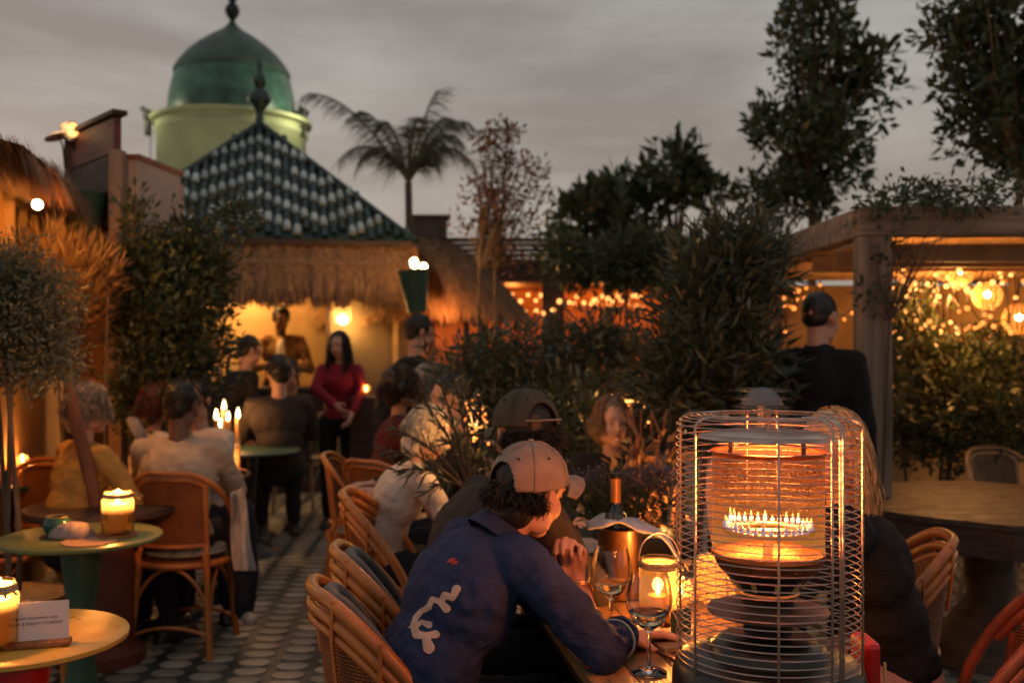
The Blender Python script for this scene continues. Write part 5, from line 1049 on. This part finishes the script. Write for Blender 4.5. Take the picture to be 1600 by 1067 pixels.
def cloth(name, c, var=.2, bump=.35, rough=.85, scale=6, sheen=.1):
    m = mat(name, c, rough, var=var, scale=scale, bump=bump, bscale=160, sheen=0, spec=.2); n = m.node_tree.nodes; l = m.node_tree.links
    b1 = [x for x in n if x.type == 'BUMP'][0]; b2 = n.new('ShaderNodeBump'); b2.inputs['Strength'].default_value = .5; b2.inputs['Distance'].default_value = .028
    nn = n.new('ShaderNodeTexNoise'); nn.inputs['Scale'].default_value = 6.5; nn.inputs['Distortion'].default_value = 1.6; nn.inputs['Detail'].default_value = 2
    t = [x for x in n if x.type == 'TEX_COORD'][0]; mp = n.new('ShaderNodeMapping'); mp.inputs['Scale'].default_value = (.7, .7, 1.5); mp.inputs['Rotation'].default_value = (.5, .3, .2); l.new(t.outputs['Object'], mp.inputs[0]); l.new(mp.outputs[0], nn.inputs['Vector'])
    l.new(nn.outputs['Fac'], b2.inputs['Height']); l.new(b2.outputs[0], b1.inputs['Normal']); return m
blk = cloth('black_cloth', (.012, .012, .013)); dkg = cloth('dark_grey_cloth', (.045, .034, .03)); blue = cloth('navy_sweat', (.028, .036, .085), .2)
beige = cloth('beige_cloth', (.52, .38, .27)); cream = cloth('cream_cloth', (.62, .52, .44)); mustard = cloth('mustard_cloth', (.50, .27, .07)); wine_c = cloth('crimson_cloth', (.22, .015, .03)); maroon = cloth('maroon_cloth', (.10, .02, .02)); pink = cloth('pink_cloth', (.42, .20, .16)); jean = cloth('dark_trousers', (.02, .02, .028))
h_blk = mat('hair_black', (.012, .009, .008), .5, var=.4, scale=30); h_brn = mat('hair_brown', (.05, .025, .014), .5, var=.4, scale=30); h_gry = mat('hair_grey', (.28, .22, .18), .5, var=.4, scale=40); h_wht = mat('hair_white', (.62, .52, .40), .5, var=.3, scale=40); h_bln = mat('hair_blonde', (.48, .32, .16), .45, var=.35, scale=40); h_db = mat('hair_dark_blonde', (.22, .12, .06), .5, var=.4, scale=40)
def xy(px, D): return (PX(px, D), D, 0)
# A: blue sweatshirt, chin on hand
loc = (-.24, 2.5, 0)
A_ = person('person in a navy sweatshirt and beige cap resting the chin on a raised hand', loc, R(-62), blue, jean, skin, ('nape', h_blk), lean=26, hoff=(.0, .105, .092), hyaw=16, hpitch=10, hroll=6, vox=.0065, folds=.026, broad=1.12, hip_z=.57,
    aR=((.205, 2.34, .79), (.27, 2.50, .79)), aL=((.19, 2.53, .79), (.172, 2.655, .872)), handL=((-.12, .05, 1), (-.35, -.9, .1), -1, 1.12), handR=((.9, .3, -.05), (0, 0, -1), -1, .35), topname='sweatshirt', hairn=900, collar=True, sleeve=(.2, .92))
root, hc, HM, tp, neck, Wi = A_
baseball_cap(root, hc, HM, mat('cap_beige', (.24, .18, .14), .85, var=.15, scale=25, bump=.3), False, 12)
# left forearm is bare: bracelet on it
wp = Wi @ Vector((.175, 2.635, .860)); dd = (Wi @ Vector((.172, 2.655, .872)) - Wi @ Vector((.19, 2.53, .79))).normalized(); u_ = dd.cross(Vector((0, 0, 1))).normalized(); v_ = dd.cross(u_)
MB().tube([wp + (u_ * math.cos(t) + v_ * math.sin(t)) * .031 for t in (2 * PI * i / 24 for i in range(24))], .003, 6, closed=True).tube([wp - dd * .008 + (u_ * math.cos(t) + v_ * math.sin(t)) * .032 for t in (2 * PI * i / 24 for i in range(24))], .002, 6, closed=True).build('bracelet', brass_m, root)
e_, w_ = Wi @ Vector((.205, 2.34, .79)), Wi @ Vector((.27, 2.50, .79)); dd = (w_ - e_).normalized(); u_ = dd.cross(Vector((0, 0, 1))).normalized(); v_ = dd.cross(u_)
def band(t, r, w, m, nm): cc = e_.lerp(w_, t); MB().tube([cc + (u_ * math.cos(q) + v_ * math.sin(q)) * r for q in (2 * PI * i / 28 for i in range(28))], w, 8, closed=True).build(nm, m, root)
for k in range(5): band(.80 + k * .035, .044 - .001 * k, .0048, blue, 'cuff_rib')
band(.62, .0475, .0035, cream, 'cuff_stripe')
# printed motif on the back of the sweatshirt, drawn as a field of blobs and pressed onto the cloth
def motif(name, strokes, size, m, target, origin, ux, uz, proj, cell=.0022):
    vs = {}; fs_ = []; mb = MB(); n = int(size[0] / cell); k = int(size[1] / cell)
    def ins(x, y):
        for (x0, y0, x1, y1, r0, r1) in strokes:
            dx, dy = x1 - x0, y1 - y0; L2 = dx * dx + dy * dy + 1e-12; t = max(0, min(1, ((x - x0) * dx + (y - y0) * dy) / L2))
            if math.hypot(x - x0 - t * dx, y - y0 - t * dy) < r0 + (r1 - r0) * t: return True
        return False
    for i in range(n):
        for j in range(k):
            x, y = i * cell, j * cell
            if ins(x + cell / 2, y + cell / 2):
                f = []
                for a, b in ((i, j), (i + 1, j), (i + 1, j + 1), (i, j + 1)):
                    if (a, b) not in vs: vs[a, b] = len(mb.v); mb.v.append((origin + ux * a * cell + uz * b * cell)[:])
                    f.append(vs[a, b])
                mb.f.append(tuple(f))
    mb.n = len(mb.v); o = mb.build(name, m, target); sw = o.modifiers.new('w', 'SHRINKWRAP'); sw.target = target; sw.wrap_method = 'NEAREST_SURFACEPOINT' if proj is None else 'PROJECT'; sw.offset = .0025
    if proj is not None: sw.use_project_x = sw.use_project_y = sw.use_project_z = False; sw.use_positive_direction = True; sw.use_negative_direction = False
    return o
# motif photo coordinates (px): strokes measured on the sweatshirt, converted at the back's distance
DM = 2.36; Rw = Wi.to_3x3()
def S_(a, b, c, d, r0, r1): k = DM / F; return ((a - 630) * k, (1030 - b) * k, (c - 630) * k, (1030 - d) * k, r0 * k, r1 * k)
ZS = [(560, 712, 545, 745, 16, 12), (545, 745, 515, 735, 12, 13), (515, 735, 500, 762, 12, 13), (500, 762, 522, 786, 12, 16), (500, 760, 468, 748, 12, 10), (468, 748, 455, 780, 10, 12), (455, 780, 425, 795, 12, 11), (425, 795, 405, 820, 11, 12), (405, 820, 395, 852, 12, 13), (395, 852, 374, 860, 8, 1.5), (395, 852, 408, 885, 13, 17), (400, 858, 428, 836, 10, 8), (428, 836, 455, 848, 9, 14), (408, 885, 440, 890, 16, 13), (440, 890, 482, 884, 11, 15), (440, 890, 455, 935, 13, 22)]
ST = [S_(480 + x0 / 2.388, 620 + y0 / 2.388, 480 + x1 / 2.388, 620 + y1 / 2.388, r0 / 2.388, r1 / 2.388) for x0, y0, x1, y1, r0, r1 in ZS]
org = Wi @ Vector(((630 - 800) / F * DM, 2.1, CAM_H - (1030 - 533) / F * DM)); ux = (Rw @ Vector((1, 0, 0))); uz = (Rw @ Vector((0, 0, 1)))
# lay it on a plane facing the seat's back, then press it onto the cloth along local axes
prn = mat('print_pink', (.62, .36, .27), .7, var=.08)
def print_on(strokes, name, m, px0=630, py0=1030, sz=(100, 125)):
    mb = MB(); cell = .9; vs = {}; dirv = (Rw @ Vector((-.19, 1, 0))).normalized()
    deps = bpy.context.evaluated_depsgraph_get(); from mathutils.bvhtree import BVHTree
    ev = tp.evaluated_get(deps); me = ev.to_mesh(); bv = BVHTree.FromPolygons([v.co.copy() for v in me.vertices], [tuple(p.vertices) for p in me.polygons]); ev.to_mesh_clear()
    camp = Wi @ Vector((0, 0, CAM_H))
    def hit(a, b):
        # straight parallel print direction from the chair side onto the cloth
        o_ = Wi @ Vector(((px0 + a - 800) / F * DM, DM, CAM_H - (py0 - b - 533) / F * DM)); d_ = (Rw @ Vector(((px0 + 45 - 800) / F, 1, -.28))).normalized(); o_ = o_ - d_ * .6; l_, n_, _, _ = bv.ray_cast(o_, d_)
        return l_ + n_ * .0016 if l_ else None
    k = DM / F
    for i in range(int(sz[0] / cell)):
        for j in range(int(sz[1] / cell)):
            x, y = (i + .5) * cell * k, (j + .5) * cell * k; ok = False
            for (x0, y0, x1, y1, r0, r1) in strokes:
                dx, dy = x1 - x0, y1 - y0; t = max(0, min(1, ((x - x0) * dx + (y - y0) * dy) / (dx * dx + dy * dy + 1e-12)))
                if math.hypot(x - x0 - t * dx, y - y0 - t * dy) < (r0 + (r1 - r0) * t): ok = True; break
            if not ok: continue
            f = []
            for a, b in ((i, j), (i + 1, j), (i + 1, j + 1), (i, j + 1)):
                if (a, b) not in vs:
                    h_ = hit(a * cell, b * cell)
                    if h_ is None: f = None; break
                    vs[a, b] = len(mb.v); mb.v.append(h_[:])
                f.append(vs[a, b])
            if f: mb.f.append(tuple(f))
    mb.n = len(mb.v)
    if mb.f: mb.build(name, m, tp)
print_on(ST, 'printed_motif', prn)
# red scribbles on the sleeve
def S2(a, b, c, d, r0, r1, x0=830, y0=1090): k = DM / F; return ((a - x0) * k, (y0 - b) * k, (c - x0) * k, (y0 - d) * k, r0 * k, r1 * k)
RS = []
for k in range(14):
    a, b = 858 + k * 8 + random.uniform(-4, 4), 1036 + k * 2.4 + random.uniform(-7, 7); RS.append(S2(a, b, a + random.uniform(6, 13), b + random.uniform(-8, 8), 2.4, 1.6))
prr = mat('print_red', (.42, .02, .02), .7)
print_on(RS, 'printed_scribble', prr, 830, 1090, (150, 80))
print_on([S2(700, 872, 710, 868, 3, 2, 690, 890), S2(704, 868, 712, 876, 2.5, 2, 690, 890), S2(706, 876, 716, 872, 2, 1, 690, 890)], 'printed_spot', prr, 690, 890, (40, 40))
# B: man in the dark backward cap
Bp = person('person in a dark grey sweater and dark green cap seated behind the navy sweatshirt', (-.22, 3.0, 0), R(-62), dkg, jean, skin, ('nape', h_blk), lean=27, sc=1.05, hoff=(0, .05, .145), hyaw=92, hpitch=6, vox=.009, folds=.02, broad=1.15, hip_z=.57, topname='sweater')
baseball_cap(Bp[0], Bp[1], Bp[2], mat('cap_dark', (.045, .04, .022), .85, var=.2, scale=20, bump=.3), False, 2, mat('strap_tan', (.28, .2, .12), .8))
# C: long haired blonde across the table
Cx = 1.09
Cp = person('person with long blonde hair in a black jacket and pink trousers behind the heater', (Cx, 2.92, 0), R(82), blk, pink, skin, ('long', h_bln), lean=17, hoff=(0, .03, .15), hyaw=38, hpitch=8, vox=.009, fem=True, hairL=.26, hairn=1800, folds=.02,
    aL=((.63, 2.60, .80), (.525, 2.62, 1.03)), aR=((.75, 3.2, .80), (.6, 3.05, .80)), handL=((-.1, .1, 1), (1, .2, 0), 1, .2), topname='jacket', sleeve=.4)
# woman in black, table behind
person('woman in a black top with a blonde fringe facing the camera among the bushes', xy(958, 4.75), R(170), blk, jean, skin, ('bob', h_db), lean=4, hyaw=22, hpitch=2, vox=.011, fem=True, hairL=.08, hairn=900, sc=.93, topname='top')
# white haired woman
person('woman with white bobbed hair in a white blouse bending over her table', xy(588, 4.5), R(-78), cream, jean, skin, ('bob', h_wht), lean=22, hoff=(0, .06, .14), hpitch=25, vox=.010, fem=True, hairL=.06, hairn=1500, sc=.95, broad=.95, folds=.02, topname='blouse')
person('man in a dark top facing the white haired woman behind the fairy lights', xy(728, 5.1), R(105), blk, jean, skin, ('short', h_blk), lean=6, hyaw=15, vox=.012, topname='top')
hp = person('person in a maroon top with brown curly hair and headphones', xy(606, 6.3), R(-85), maroon, jean, skin, ('curly', h_brn), lean=8, hyaw=0, vox=.012, fem=True, topname='top', sc=1.0)
hpp = thing_part('headphones', hp[0]); c_, M_ = hp[1], hp[2]; MB().tube([c_ + M_ @ Vector((.1 * math.cos(t), -.01, .03 + .105 * math.sin(t))) for t in (PI * i / 16 for i in range(17))], .007, 6).build('headband', black_m, hpp)
for sg in (-1, 1): MB().ell(c_ + M_ @ Vector((sg * .1, -.01, .0)), (.018, .036, .042), M_).build('earcup', black_m, hpp)
person('person with short greying fair hair behind the headphone wearer', xy(662, 6.9), R(-70), dkg, jean, skin, ('curly', h_gry), lean=4, vox=.012, fem=True, topname='top')
person('person dressed in black standing bent forward below the uplighter', xy(610, 7.3), R(-72), blk, jean, skin, ('short', h_blk), seated=False, lean=22, hpitch=18, vox=.013, topname='jacket')
person('woman in a crimson shirt with long dark hair standing against the kiosk wall', xy(530, 8.3), R(176), wine_c, blk, skin, ('long', h_blk), seated=False, lean=-2, hyaw=-8, hpitch=4, hroll=5, vox=.011, fem=True, hairL=.3, hairn=900, sc=.92, broad=.92, hoff=(0, .01, .165),
    aL=((PX(568, 8.3), 8.25, PZ(608, 8.3)), (PX(552, 8.1), 8.05, PZ(645, 8.1))), aR=((PX(497, 8.3), 8.2, PZ(605, 8.3)), (PX(528, 8.1), 8.0, PZ(632, 8.1))), topname='shirt')
kp = at_k(.22, -.78, .0); kp.z = .10
flo = mat('floral_cloth', (.07, .03, .02), .9, col2=(.42, .24, .10), scale=11, spec=.1, bump=.3)
F_ = person('man in an open patterned shirt standing behind the kiosk counter', kp, R(180 + 10), flo, jean, skin_dark, ('quiff', h_blk), seated=False, lean=3, hyaw=14, hpitch=14, vox=.011, sc=1.02, broad=1.12,
    aL=(at_k(.50, -.95, 1.22), at_k(.30, -1.08, 1.27)), aR=(at_k(-.10, -.95, 1.22), at_k(.10, -1.08, 1.27)), topname='patterned_shirt')
MB().ell((0, .092, 1.20), (.065, .06, .2)).build('undershirt', cream, F_[0])
person('bearded man sitting facing the camera in front of the kiosk counter', xy(455, 8.7), R(178), blk, jean, skin, ('short', h_blk), lean=2, vox=.012, topname='top')
person('person in a dark brown jacket sitting at the dark green table, seen from behind', xy(436, 7.5), R(14), dkg, jean, skin, ('short', h_blk), lean=5, hyaw=14, vox=.012, sc=1.04, broad=1.12, topname='jacket')
person('dark jacketed person leaning over the left side of the green candle table', xy(338, 7.9), R(-60), blk, jean, skin, ('short', h_blk), seated=False, lean=30, hpitch=20, vox=.013, topname='jacket', sc=.93)
person('man in a beige shirt with short black hair sitting with his back to the camera', xy(276, 5.05), R(-3), beige, jean, skin_dark, ('short', h_blk), lean=5, hyaw=-14, hpitch=8, vox=.010, broad=1.18, sc=.97, folds=.022, topname='shirt')
person('person in a cream jacket half hidden to the left of the beige shirted man', xy(230, 5.7), R(-50), cream, jean, skin, ('long', mat('hair_auburn', (.09, .018, .012), .5)), lean=5, vox=.012, fem=True, hairL=.1, topname='jacket', sc=.95)
person('person in a white top hidden behind the right shoulder of the beige shirted man', xy(312, 5.8), R(170), cream, jean, skin, ('short', h_blk), lean=2, vox=.012, topname='top', sc=.96)
sc_ = tag(MB().tube([P(206, 655, 5.5), P(212, 665, 5.42), P(220, 680, 5.40), P(226, 700, 5.42)], .035, 10, flat=.5).build('scarf', mat('scarf_stripe', (.05, .04, .06), .9, col2=(.4, .33, .3), scale=30, stretch=(1, .1, .3))), 'dark striped scarf over the shoulder of the cream jacketed person', 'scarf')
person('woman in a mustard jacket with a grey bob sitting at the left', xy(112, 4.85), R(-40), mustard, jean, skin, ('bob', h_gry), lean=8, hyaw=-10, hpitch=10, vox=.010, fem=True, hairL=.07, hairn=1300, sc=.97, broad=1.0, folds=.024, topname='jacket')
person('man in a black shirt with short hair standing beside the pergola post', xy(1276, 4.75), R(-38), blk, jean, skin, ('buzz', h_blk), seated=False, lean=2, vox=.010, broad=.97, topname='shirt', hyaw=-12, hoff=(0, .03, .145), collar=True, sc=1.02)
# grey cap lying on the green table
cpx = thing('grey_cap', 'pale grey cap lying on the green table beside the green pot', 'cap', (PX(116, 3.95), 3.93, .7505 + .010), R(-105)); 
q_ = baseball_cap(cpx, Vector((0, .012, -.034)), Matrix.Identity(3), mat('cap_grey', (.26, .2, .18), .85, var=.15, scale=25, bump=.3)); cpx.scale = (.8, .8, .5)
# pale coat over the chair side
mb = MB(); nx, ny = 10, 16
for i in range(nx):
    for j in range(ny):
        u = i / (nx - 1); v = j / (ny - 1); p = P(362 + (18 + 22 * v) * u + 2 * math.sin(v * 7), 770 + 122 * v - 12 * u * (1 - v), 4.85 + .09 * math.sin(u * 5 + v * 2)); mb.v.append(p[:])
mb.n = len(mb.v); mb.f = [(i * ny + j, i * ny + j + 1, (i + 1) * ny + j + 1, (i + 1) * ny + j) for i in range(nx - 1) for j in range(ny - 1)]
o = tag(mb.build('coat', mat('coat_pale', (.45, .4, .38), .9, bump=.3)), 'pale coat hanging down over the right side of the cane chair', 'coat'); o.modifiers.new('s', 'SOLIDIFY').thickness = .012; ss = o.modifiers.new('u', 'SUBSURF'); ss.levels = ss.render_levels = 2
fuse(MB().cap(P(372, 800, 5.1), P(385, 905, 5.0), .085, .06).cap(P(385, 905, 5.0), P(382, 952, 5.0), .058, .05), 'trouser_leg', jean, None, .012, .012)
tl = bpy.data.objects['trouser_leg']; tag(tl, 'dark trouser leg stretched out below the pale coat', 'trouser leg')
tag(fuse(MB().cap(P(384, 962, 5.02), P(394, 968, 4.9), .035, .03), 'shoe', mat('pale_shoe', (.45, .38, .34), .7), None, .01), 'pale shoe on the tiled floor beneath the pale coat', 'shoe')
